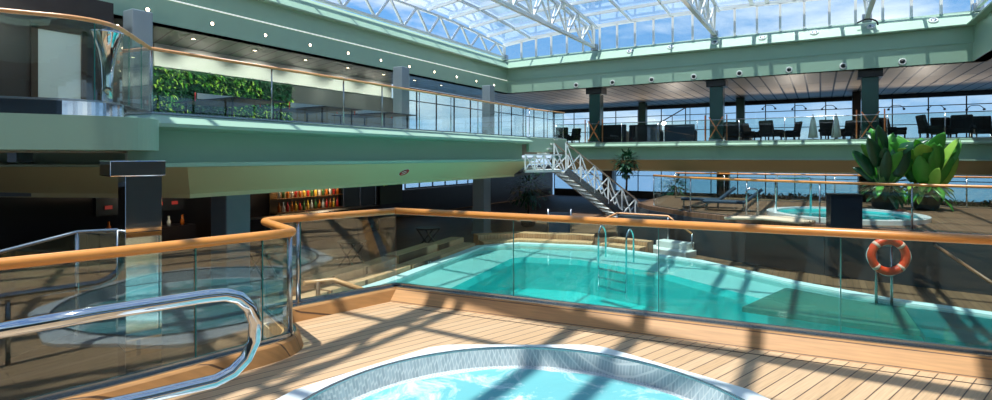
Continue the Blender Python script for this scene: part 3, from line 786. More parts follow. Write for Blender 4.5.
# ================================================================== MAIN POOL
WZ = -1.13
t = thing('swimming_pool', 'large angular swimming pool of turquoise water below the glass balustrade', 'pool', (-3, 12, LOW))
m = MB(); m.ringprism(offset_poly(pool, .28), pool, LOW, WZ+.03, WZ-.1, WZ+.03); m.build('coping', shelftile, t)
inn = offset_poly(pool, -1.15)
m = MB(); m.bowl([(pool, WZ+.02), (offset_poly(pool, -.02), WZ-.14), (inn, WZ-.2)], cap=False); m.build('shelf', shelftile, t)
m = MB(); m.bowl([(inn, WZ-.2), (offset_poly(pool, -1.25), WZ-.35), (offset_poly(pool, -1.3), WZ-1.15)]); m.build('basin', pooltile, t)
m = MB(); m.bm.faces.new([m.bm.verts.new((p[0], p[1], WZ-.01)) for p in offset_poly(pool, -.01)])
ww = m.build('water', poolwater, t)
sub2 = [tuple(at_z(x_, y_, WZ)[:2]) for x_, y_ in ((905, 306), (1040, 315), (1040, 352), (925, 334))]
MB().prism(sub2, WZ-.14, WZ-.04).build('shaded_end_slab', mat('shade_teal_tile', (34, 96, 98), .5, vary=.3), t)  # dark slab added for the shadow over the pool's right end
sub = [tuple(at_z(x_, y_, WZ)[:2]) for x_, y_ in ((786, 285), (742, 304), (850, 319), (1010, 338), (1010, 312), (900, 303), (850, 297))]
MB().prism(sub, WZ-.16, WZ-.06).build('submerged_step', mat('shade_green_tile', (84, 122, 104), .5, vary=.2), t)  # dull green tone carries the shade over this step
# pool ladder
def ladder(px, py0, label, dd):
    f = at_z(px, py0, WZ+.05); 
    t = thing('pool_ladder', label, 'ladder', (f.x, f.y, WZ))
    side = Vector((math.cos(-.35), math.sin(-.35), 0)); out = Vector((-side.y, side.x, 0))
    for s_ in (-1, 1):
        b_ = f+side*.42*s_*dd
        m = MB(); m.tube(smooth_path([b_+out*.32+Vector((0, 0, .03)), b_+out*.32+Vector((0, 0, .78)), b_+out*.16+Vector((0, 0, .98)), b_+Vector((0, 0, .78)), b_+Vector((0, 0, -.9))], .14), .026, 8)
        m.build('side_rail', chrome, t)
    for k in range(3): MB().box((f.x, f.y, f.z-.25-.25*k), (.82*dd, .1, .03), rz=-.35).build('rung', steel, t)
ladder(612, 262, 'chrome pool ladder at the far side of the swimming pool', 1.15)

# wooden stepped benches round the pool (left and far sides)
def bench(pts, label, tiers=((.30, .40, .16), (.70, .45, .33))):
    t = thing('pool_bench', label, 'bench', (pts[0][0], pts[0][1], LOW))
    for off, dep, h in tiers:
        o1 = []; o2 = []
        for i, p in enumerate(pts):
            a_ = Vector(pts[max(0, i-1)]); b_ = Vector(pts[min(len(pts)-1, i+1)]); d_ = (b_-a_).normalized(); n_ = Vector((-d_.y, d_.x))
            o1.append(Vector(p)+n_*off); o2.append(Vector(p)+n_*(off+dep))
        m = MB(); m.prism([tuple(x) for x in o1]+[tuple(x) for x in reversed(o2)], LOW, -1.15+h); m.build('tier', benchwood, t)
bench([(-8.42, 6.6), (-8.55, 7.98)], 'nearest teak step bench at the left of the pool')
bench([(-8.56, 8.05), (-8.7, 10.05), (-8.85, 11.0)], 'teak step bench left of the pool beside the near deck corner')
bench([(-8.87, 11.1), (-9.18, 13.2)], 'middle teak step bench along the left side of the pool', ((.27, .42, .15), (.72, .45, .36)))
bench([(-9.2, 13.3), (-9.45, 15.0)], 'far teak step bench at the left of the pool', ((.3, .42, .14), (.72, .45, .3)))
bench([(-9.4, 15.15), (-8.7, 16.1), (-6.4, 16.75)], 'teak bench curving round the far left corner of the pool', ((.3, .5, .12), (.85, .45, .28)))
bench([(-6.3, 16.75), (-4.9, 16.5)], 'teak bench at the far side of the pool behind the ladder', ((.3, .5, .12), (.85, .45, .24)))
# depth marker plate
o = at_X(440, 262, -8.72)
t = thing('depth_marker', 'small dark depth marker plate on the teak step beside the pool', 'sign', (-8.93, 12.0, -1.1))
MB().box((-9.225, 11.8, -1.08), (.01, .34, .12), rz=.15).build('plate', dark, t)
m = MB()
for dy in (-.08, 0, .09): m.box((-9.219, 11.8+dy, -1.08), (.006, .05, .07), rz=.15)
m.build('figures', offwhite, t)
# little teak side rail near the corner (handrail of side bench)
a1 = at_d(304, 283.5, 7.1); a2 = at_d(334, 280, 7.4); a3 = at_d(368, 292, 7.0)
t = thing('low_handrail', 'short low wooden handrail bending down beside the near deck corner', 'handrail', (a1.x, a1.y, 0))
MB().tube([a1, a2, a3], .035, 10).build('handrail', handwood2, t)
MB().tube([at_d(318, 282, 7.2), at_d(318, 300, 7.2)+Vector((0, 0, -.8))], .03, 8).build('post', mat('wood_post', (120, 84, 56), .5), t)

# ================================================================== FAR PLATFORM with second tub
pf = [(-6.2, 21.2), (-5.4, 20.1), (-3.6, 18.5), (-1.9, 17.7), (.1, 17.0), (3.4, 16.55), (7.5, 16.6), (7.5, 26), (-6.2, 26)]
TB = Vector((.6, 19.6))
pfv = [Vector(p) for p in pf]
angs = sorted([2*PI*k/48 for k in range(48)]+[math.atan2((p-TB).y, (p-TB).x) % (2*PI) for p in pfv])
m = MB(); m.ringprism([tuple(ray_poly(TB, a, pfv)) for a in angs], [(TB.x+1.9*math.cos(a), TB.y+1.9*math.sin(a)) for a in angs], -.15, 0)
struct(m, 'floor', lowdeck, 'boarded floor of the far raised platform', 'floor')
m = MB()
for a_, b_ in zip(pf[:7], pf[1:7]): m.beam((a_[0], a_[1], (LOW-.15)/2-.0), (b_[0], b_[1], (LOW-.15)/2), .1, -LOW-.15)
struct(m, 'wall_far_platform', mat('slate_panel', (52, 60, 66), .3, vary=.15), 'dark slate wall of the far raised platform', 'wall')
t = thing('hot_tub', 'second round hot tub of pale turquoise water on the far platform', 'hot tub', (TB.x, TB.y, 0))
m = MB(); m.ringprism(circle(TB.x, TB.y, 2.1), circle(TB.x, TB.y, 1.8), .0, .12); m.build('coping', gelcoat, t)
m = MB(); m.bowl([(circle(TB.x, TB.y, 1.81), .1), (circle(TB.x, TB.y, 1.7), -.3), (circle(TB.x, TB.y, 1.5), -.8)]); m.build('basin', pooltile, t)
wave_disc((TB.x, TB.y), 1.79, .02, .006, 14, 60, 3).build('water', tubwater2, t)

fr_path = [(-5.3, 20.25), (-3.6, 18.65), (-1.85, 17.85), (.15, 17.15), (3.4, 16.7), (7.3, 16.75)]
balustrade('glass balustrade with orange wooden handrail round the far platform', fr_path, [2.2, 4.2, 6.2, 8.2, 10.2], .0, 1.13, handwood, .04, .9, posts=[0, 2.2, 4.2, 6.2, 8.2, 10.2], gm=rail_glass, post_w=.04)
fr2 = [(-5.5, 24.6), (-1.5, 24.9), (2.6, 25.2), (7.3, 25.2)]
balustrade('rear balustrade of the far platform with orange handrail before the windows', fr2, [2, 4, 6, 8, 10], .0, 1.1, handwood, .035, .9, posts=[0, 2, 4, 6, 8, 10], post_w=.04)
# chrome grab rail by second tub
def hoop(px, d, z, w, h, label, m_=chrome, ang=.3):
    c = col_z(px, d, z); s_ = Vector((math.cos(ang), math.sin(ang), 0))*w/2
    m = MB(); m.tube(smooth_path([c-s_, c-s_+Vector((0, 0, h)), c+s_+Vector((0, 0, h)), c+s_], .12), .028, 8)
    return tag(m.build('grab_rail', m_), label, 'grab rail')
hoop(793, 17.0, 0, 1.0, 1.18, 'chrome hoop grab rail beside the far hot tub')
hoop(752, 15.8, 0, .3, .9, 'narrow steel hoop at the left of the far platform', steel)
# slate panel stand
c = col_z(844, 14.0, 0)
t = thing('control_cabinet', 'black upright cabinet on the far platform left of the big plants', 'cabinet', (c.x, c.y, 0))
MB().box((c.x, c.y, .43), (.74, .3, .84), rz=.35, bev=.01).build('body', mat('black_cabinet', (16, 24, 34), .25), t)
MB().box((c.x, c.y, .865), (.78, .34, .03), rz=.35).build('top', dark, t)
# stripy towel lounger heap (pale) at left of far tub
c = col_z(760, 15.6, .12)
t = thing('towel', 'pale crumpled towel draped on the far platform edge', 'towel', (c.x, c.y, .0))
t_m = MB()
for k in range(7): t_m.tube([Vector((c.x-.9+k*.1, c.y-.3+k*.11, .04+.02*(k % 2))), Vector((c.x+.1+k*.1, c.y-.45+k*.1, .1)), Vector((c.x+1.0+k*.06, c.y-.55+k*.08, .05))], .07, 8, sy=.6)
t_m.build('folds', mat('beige_towel', (206, 190, 160), .9), t)

# slim steel rails in front of pool (left far) : gate
for px in (548, 571):
    pass
g = col_z(559.5, 20.2, LOW)
t = thing('pool_gate', 'dark glass gate panel between two steel posts at the far side of the pool', 'gate', (g.x, g.y, LOW))
for s_ in (-1, 1): MB().tube([g+Rt*.42*s_, g+Rt*.42*s_+Vector((0, 0, 1.22))], .035, 8).build('post', steel, t)
MB().box(None, (.78, .03, 1.0), M=Matrix.Translation(g+Vector((0, 0, .6))) @ Matrix.Rotation(YAW, 4, 'Z')).build('panel', bluedark, t)
# stair/access wall to far platform with wooden rails
pA = at_d(593, 224, 18.8); pB = at_d(617, 213, 18.8); pC = at_d(668, 216, 18.2); pD = at_d(692, 234, 17.3)
t = thing('ramp_rail', 'slim pale handrail rising and falling over the low grey wall behind the ladder', 'handrail', (pB.x, pB.y, LOW))
MB().tube([pA, pB, pC, pD], .03, 8).build('handrail', handwood2, t)
m = MB()
for p in (pB, pC, pD): m.tube([p, Vector((p.x, p.y, LOW))], .025, 8)
m.build('post', steel, t)
pm = (pB+pC)/2
m = MB(); m.prism([(pB.x-.1, pB.y+.3), (pC.x, pC.y+.2), (pC.x+.6, pC.y+1.4), (pB.x-.1, pB.y+1.6)], LOW, -.25)
tag(struct(m, 'wall_low', MATS['slate_panel'], 'low dark wall behind the pool ladder', 'wall'))
# white step platform beyond the ladder
c = at_z(655, 243, LOW+.2); c = c - Fw*1.1 + Rt*.15
t = thing('step_platform', 'pale sunlit step block behind the pool right of the ladder', 'step', (c.x, c.y, LOW))
MB().box((c.x, c.y, LOW+.1), (1.5, .7, .2), rz=-.3, bev=.02).build('lower_step', offwhite, t)
MB().box((c.x+.1, c.y+.3, LOW+.3), (1.1, .5, .2), rz=-.3, bev=.02).build('upper_step', offwhite, t)

# life ring ----------------------------------------------------------------
c = at_d(888.5, 256, 10.9)
t = thing('life_ring', 'orange life ring with pale bands hanging at the far side of the pool', 'life ring', c)
nx = (EYE-c); nx.z = 0; nx = (nx.normalized()-Fw*2).normalized(); sx = Vector((-nx.y, nx.x, 0))
pts = [c+sx*.31*math.cos(2*PI*k/40)+Vector((0, 0, .31*math.sin(2*PI*k/40))) for k in range(40)]
MB().tube(pts, .08, 14, closed=True).build('ring', orange, t)
ringo = [q for q in t.children][0]
for q_ in range(4):
    a0 = PI/4+q_*PI/2
    MB().tube([c+sx*.31*math.cos(a0+x)+Vector((0, 0, .31*math.sin(a0+x))) for x in (-.09, -.03, .03, .09)], .083, 14).build('band', mat('faded_band', (232, 178, 156), .5), ringo)
m = MB(); m.tube([c+sx*(.385+.015*math.cos(8*PI*k/48))*math.cos(2*PI*k/48)+Vector((0, 0, (.385+.015*math.cos(8*PI*k/48))*math.sin(2*PI*k/48))) for k in range(48)], .008, 6, closed=True); m.build('rope', offwhite, t)
t = thing('ring_stand', 'slim steel stand carrying the life ring', 'stand', (c.x, c.y, LOW))
for s_ in (-.16, .12):
    b_ = c-nx*.14+sx*s_; MB().tube([Vector((b_.x, b_.y, LOW)), Vector((b_.x, b_.y, c.z+.2))], .025, 8).build('post', steel, t)
MB().beam(c-nx*.14+sx*-.16+Vector((0, 0, .2)), c-nx*.14+sx*.12+Vector((0, 0, .2)), .05).build('crossbar', steel, t)
# teak angled grab bar at right beyond the pool
MBx = MB(); MBx.tube([at_d(935, 245, 11.5), at_d(992, 283, 10.4), at_d(1010, 296, 10.2)], .035, 8)
tag(MBx.build('sloping_handrail', mat('dull_wood', (126, 84, 56), .4)), 'sloping brown handrail beyond the pool at the right edge', 'handrail')

# ================================================================== STAIRS
t = thing('staircase', 'open staircase with white lattice sides coming down from the left balcony', 'stairs', (-9.6, 19.3, LOW))
s0 = at_d(560, 170, 21.2); sm = at_d(612, 211, 21.9); s1 = s0.lerp(sm, (s0.z-LOW)/(s0.z-sm.z)); nst = 14
du = Vector(((s1-s0).x, (s1-s0).y, 0)); wd = Vector((-du.y, du.x, 0)).normalized()*.55
for k in range(nst):
    p = s0.lerp(s1, (k+.5)/nst); MB().box(None, (du.length/nst*1.15, 1.08, .05), M=Matrix.Translation(p) @ Matrix.Rotation(math.atan2(du.y, du.x), 4, 'Z')).build('step', offwhite, t)
for s_ in (-1, 1): MB().beam(s0+wd*s_, s1+wd*s_, .05, .26).build('stringer', steel, t)
for s_ in (-1, 1):
    m = MB(); h = Vector((0, 0, 1.05))
    m.beam(s0+wd*s_+h, s1+wd*s_+h, .05); m.build('handrail', mat('grey_wood', (150, 130, 112), .4), t)
    m = MB(); n_ = 6
    for k in range(n_):
        a_ = s0.lerp(s1, k/n_)+wd*s_; b_ = s0.lerp(s1, (k+1)/n_)+wd*s_; 
        m.beam(a_, b_+h, .04); m.beam(a_+h, b_, .04); m.beam(a_, a_+h, .045)
    m.build('lattice', white, t)
l0 = at_d(524, 168, 20.6); l0.z = s0.z; lf = Fw*.9
MB().prism([tuple((l0-lf)[:2]), tuple((s0-lf*.6)[:2]), tuple((s0+lf*.6)[:2]), tuple((l0+lf)[:2])], s0.z-.06, s0.z+.03).build('landing', offwhite, t)
m = MB(); e0 = l0-lf+Vector((0, 0, .04)); e1 = s0-lf*.6+Vector((0, 0, .04)); h = Vector((0, 0, .55))
for k in range(4):
    a_ = e0.lerp(e1, k/4); b_ = e0.lerp(e1, (k+1)/4); m.beam(a_, b_+h, .035); m.beam(a_+h, b_, .035); m.beam(a_, a_+h, .04)
m.beam(e0+h, e1+h, .045); m.build('landing_lattice', white, t)
for k in range(7): MB().box((l0.x-.2, l0.y+.6+.26*k, s0.z+.08+.19*k), (1.1, .3, .05)).build('upper_step', offwhite, t)

# ================================================================== PLANTS
def big_plant(px, d, z, label, mm, n, H, L, W, seed, lean=.5, dirs=None):
    rnd = random.Random(seed); c = col_z(px, d, z)
    t = thing('banana_plant', label, 'plant', c)
    pot = MB().lathe(c, [(.28, 0), (.36, .1), (.4, .5), (.42, .52), (.38, .53)], 24).build('pot', mat('dark_pot', (34, 36, 36), .5), t)
    MB().lathe(c+Vector((0, 0, .53)), [(.37, 0), (.36, .02)], 20).build('soil', soil, pot)
    m = MB()
    for k in range(n):
        a = 2*PI*k/n+rnd.uniform(-.3, .3); hh = H*rnd.uniform(.15, 1); rr = rnd.uniform(.05, .22)
        tip = c+Vector((math.cos(a)*rr*2, math.sin(a)*rr*2, .5+hh)); base = c+Vector((math.cos(a)*.1, math.sin(a)*.1, .5))
        m.tube([base, base.lerp(tip, .5)+Vector((0, 0, .1)), tip], [.04, .03, .018], 6)
        dr = Vector((math.cos(a)*rnd.uniform(.2, .6), math.sin(a)*rnd.uniform(.2, .6), rnd.uniform(.8, 1.3)))
        vw = (EYE-tip).normalized(); nr = (vw+Vector((rnd.uniform(-.6, .6), rnd.uniform(-.6, .6), .5))).normalized()
        lm = MB(); lm.leaf(tip, dr, L*rnd.uniform(.7, 1.05), W*rnd.uniform(.8, 1.15), rnd.uniform(.3, 1.3), 10, nr, .18)
        lm.build('leaf', mm[k % len(mm)], t, sol=.006)
    for k in range(34):
        a = rnd.uniform(0, 2*PI); lm = MB(); b0 = c+Vector((math.cos(a)*.15, math.sin(a)*.15, rnd.uniform(.5, .9)))
        lm.leaf(b0, (math.cos(a), math.sin(a), rnd.uniform(.1, 1.1)), rnd.uniform(.55, .95), rnd.uniform(.2, .34), rnd.uniform(1.2, 2.4), 8, Vector((0, 0, 1)), .15)
        lm.build('leaf', mm[k % len(mm)], t, sol=.004)
    m.build('stems', stemgreen, t)
    return t
big_plant(884, 19.0, 0, 'tall dark green banana plant left of the bright one by the far hot tub', [leaf_dark, leaf_dark, leaf_mid], 24, 1.4, 1.25, .44, 5)
big_plant(926, 18.6, 0, 'bright green banana plant at the right by the far hot tub', [leaf_mid, leaf_light, leaf_mid], 26, 1.25, 1.3, .5, 11)
def small_tree(px, d, z, H, R, label, mm, seed, n=420):
    rnd = random.Random(seed); c = col_z(px, d, z); t = thing('potted_tree', label, 'plant', c)
    MB().lathe(c, [(.25, 0), (.33, .1), (.36, .45), (.3, .46)], 18).build('pot', mat('dark_pot', (34, 36, 36), .5), t)
    MB().tube([c+Vector((0, 0, .4)), c+Vector((.03, 0, H*.6)), c+Vector((0, .02, H))], [.05, .04, .02], 8).build('trunk', mat('trunk', (70, 54, 40), .8), t)
    m = MB()
    for i in range(n):
        v = Vector((rnd.gauss(0, 1), rnd.gauss(0, 1), rnd.gauss(0, .9))); v.normalize(); q_ = c+Vector((0, 0, H))+v*R*rnd.uniform(.3, 1)
        m.leaf(q_, v+Vector((0, 0, .3)), .22, .08, 1, 3)
    m.build('foliage', mm, t)
small_tree(626, 22, -.2, 1.75, .48, 'slim dark potted tree by the foot of the staircase', leaf_dark, 3)
small_tree(528, 24.5, LOW, 1.75, 1.0, 'bushy dark potted tree under the stair landing', leaf_dark, 4)
small_tree(676, 27, LOW, 1.7, .6, 'dark potted tree in front of the lower windows', leaf_dark, 6, 250)

# ================================================================== LOWER LEFT DECK: bar
t = thing('back_bar', 'lit back bar cabinet with shelves on the dark wall of the lower deck', 'cabinet', (-18.7, 15.8, LOW))
MB().box((-18.7, 15.8, LOW+.45), (.5, 3.6, .9)).build('base_cabinet', darkbrown, t)
MB().box((-18.98, 15.8, .1), (.04, 3.6, 1.2)).build('back_panel', mat('bar_back', (120, 100, 70), .4), t)
for z in (-.44, .12): MB().box((-18.75, 15.8, z), (.36, 3.5, .03)).build('shelf', mat('shelf_wood', (120, 84, 50), .4), t)
MB().box((-18.6, 15.8, .78), (.1, 3.4, .04)).build('light_strip', mat('bar_light', (255, 220, 160), .4, emit=(255, 214, 150), es=14), t)
bc = [mat('bottle_amber', (176, 96, 30), .2), mat('bottle_green', (54, 96, 50), .2), mat('bottle_red', (176, 46, 40), .25), mat('bottle_clear', (190, 196, 190), .15), mat('bottle_yellow', (206, 168, 60), .25)]
cn = ['amber', 'green', 'red', 'clear', 'yellow']
i = 0
for z, sn in ((-.425, 'lower'), (.135, 'upper')):
    for k in range(16):
        y = 14.25+k*.205; j = (i*3+k//2) % 5; i += 1
        o = MB().lathe((-18.72, y, z), [(.055, 0), (.058, .2), (.05, .25), (.02, .3), (.02, .38), (.024, .4)], 10).build('bottle', bc[j])
        tag(o, '%s bottle on the %s shelf of the back bar' % (cn[j], sn), 'bottle', '%s bottles on the %s bar shelf' % (cn[j], sn))
t = thing('bar_counter', 'long dark bar counter in front of the bottle shelves', 'counter', (-16.6, 14, LOW))
MB().box((-16.6, 14.2, LOW+.5), (.5, 6.6, 1.0)).build('body', darkbrown, t)
MB().box((-16.6, 14.2, LOW+1.03), (.7, 6.8, .06), bev=.01).build('worktop', dark, t)
# drinks station further left
t = thing('drinks_station', 'dark drinks station with red lit panel left of the grey column', 'cabinet', (-16.9, 8.3, LOW))
MB().box((-16.9, 8.3, LOW+.55), (.7, 2.6, 1.1)).build('body', darkbrown, t)
MB().box((-17.1, 8.3, .45), (.2, 2.4, .5)).build('upper_cabinet', dark, t)
for k in range(5): MB().box((-16.98, 7.4+k*.45, .42), (.02, .18, .1)).build('display', mat('red_display', (150, 50, 44), .4, emit=(150, 50, 44), es=.25), t)
for k in range(6):
    tag(MB().lathe((-16.75, 7.3+k*.4, LOW+1.1), [(.05, 0), (.06, .14), (.03, .2), (.03, .3)], 10).build('bottle', bc[(k*2) % 5]), '%s bottle standing on the drinks station' % cn[(k*2) % 5], 'bottle', '%s bottles on the drinks station' % cn[(k*2) % 5])
# pendant orange lamp glow
p = Vector((-15.5, 9.9, .72)); t = thing('wall_lamp', 'small orange glowing lamp under the soffit by the grey column', 'lamp', p)
MB().lathe(p, [(.07, 0), (.1, .1), (.06, .2)], 14).build('lamp_shade', mat('orange_glow', (240, 130, 50), .5, emit=(255, 130, 40), es=5), t)
MB().tube([p+Vector((0, 0, .19)), Vector((p.x, p.y, 1.06))], .01, 6).build('cord', blackm, t)
# dark door panels
d0 = struct(MB().box((-18.95, 18.9, LOW+1.1), (.06, 2.2, 2.2)), 'door_2', mat('door_dark', (40, 56, 64), .3), 'dark blue door between the bar and the poster', 'door')
MB().box((-18.9, 18.9, LOW+1.1), (.04, .04, 2.2)).box((-18.9, 17.85, LOW+1.1), (.04, .04, 2.2)).box((-18.9, 19.95, LOW+1.1), (.04, .04, 2.2)).build('door_frame', steel, d0)
# poster
t = thing('wall_poster', 'dark green poster with a yellow brush mark, right of the blue door', 'poster', (-18.95, 21.2, -.3))
sht = MB().box((-18.97, 21.2, .15), (.03, 1.7, 1.5)).build('sheet', mat('poster_green', (64, 78, 58), .5), t)
m = MB()
for k in range(9):
    m.box(None, (.01, .34, .08), M=Matrix.Translation((-18.95, 20.75+k*.1, .42+.035*k+.05*math.sin(k*2))) @ Matrix.Rotation(.5, 4, 'X'))
m.build('brush_mark', yellow, sht)
# no-smoking roundel on soffit
p = Vector((-10.42, 0, 0)); r = ray(404, 172); dd = (-10.3)/r.x; p = EYE+r*dd
nn = Vector((.28, 0, -.96)).normalized(); nn = Vector((1.0*.54, 0, -1.85)).normalized()
n_s = Vector((.524, 0, -.8)).normalized(); M = n_s.to_track_quat('Z', 'Y').to_matrix()
# exact point on the sloping face x from -9.45 (z 1.654) to -11.3 (z 1.12)
r = ray(404, 172); 
k_ = (1.654-1.13)/.8
tt_ = (1.654-EYE.z + k_*(9.45)) / (r.z - k_*r.x) if abs(r.z-k_*r.x) > 1e-6 else dd
p = EYE + r*tt_
t = thing('no_smoking_sign', 'small round red and white prohibition sign on the warm-lit soffit', 'sign', p)
dsc = MB().lathe(p, [(.16, 0), (.16, .01), (.155, .012)], 24, M).build('disc', offwhite, t)
m = MB(); q_ = [p+M @ Vector((.13*math.cos(2*PI*k/24), .13*math.sin(2*PI*k/24), .014)) for k in range(24)]; m.tube(q_, .02, 6, closed=True)
m.beam(p+M @ Vector((-.1, -.1, .015)), p+M @ Vector((.1, .1, .015)), .03); m.build('ring_and_bar', red, dsc)
# cross-leg tables; two stand in for a lattice reflected in the glass
def xtable(px, d, label):
    c = col_z(px, d, LOW); t = thing('cross_leg_table', label, 'table', c, 'cross-legged tables on the lower deck')
    MB().lathe(c+Vector((0, 0, .72)), [(.4, 0), (.42, .015), (.42, .03), (.4, .04)], 24).build('table_top', darkbrown, t)
    for s_ in (-1, 1):
        for y in (-.2, .2): MB().beam(c+Vector((-.34*s_, y, 0)), c+Vector((.34*s_, y, .72)), .035).build('leg', steel, t)
for a_ in ((352, 15.6, 'added table with crossed legs standing for a reflection, left of the pair seen through the glass'), (428, 18.5, 'added table with crossed legs standing for a reflection beside the teak benches'), (262, 14.3, 'dark round table with crossed steel legs by the nearest grey column')): xtable(*a_)
# ceiling spot on bay
p = at_d(20, 153, 8.4)
t = thing('speaker', 'small dark wedge loudspeaker under the balcony bay', 'speaker', p)
MB().prism([(p.x-.18, p.y-.1), (p.x+.18, p.y-.1), (p.x+.12, p.y+.12), (p.x-.12, p.y+.12)], p.z-.14, 1.93).build('body', blackm, t)

# ================================================================== FAR UPPER FURNITURE
def lounge(label, loc, rz, local=True):
    t = thing('lounge_chair', label, 'chair', loc, 'dark lounge chairs on the far upper deck', True); t.rotation_euler.z = rz
    MB().box((0, 0, .34), (.78, .74, .2), bev=.04).build('seat', charcoal, t)
    MB().box(None, (.74, .14, .62), M=Matrix.Translation((0, .36, .72)) @ Matrix.Rotation(-.2, 4, 'X'), bev=.05).build('backrest', charcoal, t)
    for s_ in (-1, 1): MB().box((s_*.41, 0, .5), (.1, .7, .14), bev=.03).build('armrest', charcoal, t)
    for sx in (-1, 1):
        for sy in (-1, 1): MB().beam((sx*.34, sy*.3, 0), (sx*.34, sy*.3, .26), .05).build('leg', blackm, t)
    return t
def up_at(px, Y): p = at_Y(px, HY, Y); return (p.x, p.y, UP)
ch = lounge('dark lounge chair right beside the middle far column', up_at(733, 29.6), .3)
spots = [(752, 31.4, 1.2, 'dark lounge chair second to the right of the middle far column'), (771, 30.0, 2.6, 'dark lounge chair turned away below the fourth far window bay'), (790, 31.4, -1.2, 'dark lounge chair left of the two white folded parasols'),
         (832, 30.2, .5, 'dark lounge chair between the white parasols'), (848, 31.3, -.6, 'tall dark lounge chair just left of the right-hand far column'), (893, 30, 1.0, 'dark lounge chair just right of the right-hand far column'),
         (932, 29.2, 1.8, 'dark lounge chair leaning left above the bright banana plant'), (944, 31.0, .2, 'dark lounge chair above the bright banana plant'), (960, 29.4, -.3, 'dark lounge chair second from the right edge, far upper deck'), (984, 30.8, .1, 'dark lounge chair at the right edge of the far upper deck'),
         (562, 30, .4, 'dark lounge chair left of the leftmost far column'), (572, 31.6, -.4, 'dark lounge chair touching the leftmost far column on its left')]
for px, Y, rz, lb in spots: dup(ch, up_at(px, Y), rz, lb)
def sofa(px0, px1, Y, label, m_, h=.9):
    a_ = Vector(up_at(px0, Y)); b_ = Vector(up_at(px1, Y)); c = (a_+b_)/2; L_ = (b_-a_).length
    t = thing('sofa', label, 'sofa', c)
    MB().box((c.x, c.y, UP+.25), (L_, .8, .4), bev=.05).build('seat', m_, t)
    MB().box((c.x, c.y-.32, UP+h/2), (L_, .2, h), bev=.06).build('backrest', m_, t)
    for s_ in (-1, 1): MB().box((c.x+s_*(L_/2-.08), c.y, UP+.35), (.18, .8, .6), bev=.05).build('armrest', m_, t)
sofa(600, 628, 30.1, 'dark rounded sofa right of the leftmost far column', charcoal, 1.05)
sofa(631, 662, 30.0, 'dark sofa left of the blue covered one on the far balcony', charcoal, 1.0)
sofa(666, 696, 30.0, 'slate blue covered sofa left of the middle far column', bluedark, .95)
sofa(722, 752, 33.0, 'slate blue sofa right of the middle far column', bluedark, .85)
for px, lb in ((813, 'white folded parasol left of the two on the far upper deck'), (836, 'white folded parasol nearer the right-hand far column')):
    c = Vector(up_at(px, 29.0)); t = thing('folded_parasol', lb, 'parasol', c)
    MB().lathe(c, [(.2, .12), (.16, .5), (.1, .9), (.03, 1.15)], 10).build('canopy', offwhite, t)
    MB().tube([c, c+Vector((0, 0, 1.2))], .02, 6).build('pole', steel, t)
    MB().lathe(c, [(.22, 0), (.22, .05), (.05, .08)], 14).build('base', steel, t)
# stair rail on far upper deck (diagonal)
a_ = at_Y(655, 125, 31); b_ = at_Y(690, 105, 31); c_ = at_Y(706, 105, 31)
a_.z = UP+1.0
t = thing('upper_stair_rail', 'dark sloping rail of the steps beyond the far sofas', 'handrail', (a_.x, a_.y, UP))
MB().tube([a_, b_, c_], .03, 8).build('handrail', blackm, t)
m = MB()
for p in (a_.lerp(b_, .1), a_.lerp(b_, .5), b_, c_): m.tube([p, Vector((p.x, p.y, UP))], .02, 6)
m.build('post', blackm, t)
# window top lamps (paired spot lamps hanging on mullions)
for px in (769, 799, 829, 896, 936, 975):
    c = at_Y(px, 105, 40.7); t = thing('twin_spotlight', 'pair of small dark spotlights on a far window mullion', 'light', c, 'twin spotlights along the far windows')
    MB().tube(smooth_path([c+Vector((-.38, -.1, -.22)), c+Vector((-.2, 0, -.02)), c+Vector((.2, 0, -.02)), c+Vector((.38, -.1, -.22))], .1), .02, 6).build('bracket', blackm, t)
    for s_ in (-1, 1): MB().lathe(c+Vector((s_*.38, -.1, -.32)), [(.06, 0), (.07, .08), (.03, .12)], 10).build('lamp_head', blackm, t)
# lower far furniture: low dark planters by windows
for k, (px, lb) in enumerate(((760, 'low dark planter hedge left of the far hoop rail'), (820, 'low dark planter hedge behind the far hot tub'), (972, 'low dark planter hedge right of the big plants'))):
    c = at_Y(px, HY, 33.0+1.3*(k == 1)); t = thing('hedge_planter', lb, 'planter', (c.x, c.y, LOW))
    MB().box((c.x, c.y, LOW+.4), (3.2, .5, .8)).build('box', dark, t)
    m = MB(); rnd = random.Random(k)
    for i in range(220): m.leaf((c.x+rnd.uniform(-1.5, 1.5), c.y+rnd.uniform(-.25, .25), LOW+.78+rnd.uniform(0, .25)), (rnd.uniform(-1, 1), rnd.uniform(-1, 1), 1), .25, .08, .8, 3)
    m.build('foliage', leaf_dark, t)
# lower deck loungers behind far platform (dark/blue group)
lg = thing('sun_lounger', 'dark folded sun lounger on the far platform, nearest the stairs', 'sun lounger', col_z(700, 19.5, 0), 'dark sun loungers on the far platform', True); lg.rotation_euler.z = .2
MB().box((0, 0, .3), (1.3, .62, .08), bev=.02).build('mattress', bluedark, lg)
MB().box(None, (.7, .62, .08), M=Matrix.Translation((.9, 0, .52)) @ Matrix.Rotation(-.7, 4, 'Y'), bev=.02).build('backrest', bluedark, lg)
for sx in (-.55, .6):
    for sy in (-.26, .26): MB().beam((sx, sy, 0), (sx, sy, .27), .04).build('leg', steel, lg)
dup(lg, col_z(724, 18.4, 0), .1, 'dark sun lounger on the far platform next to the left grab hoop')

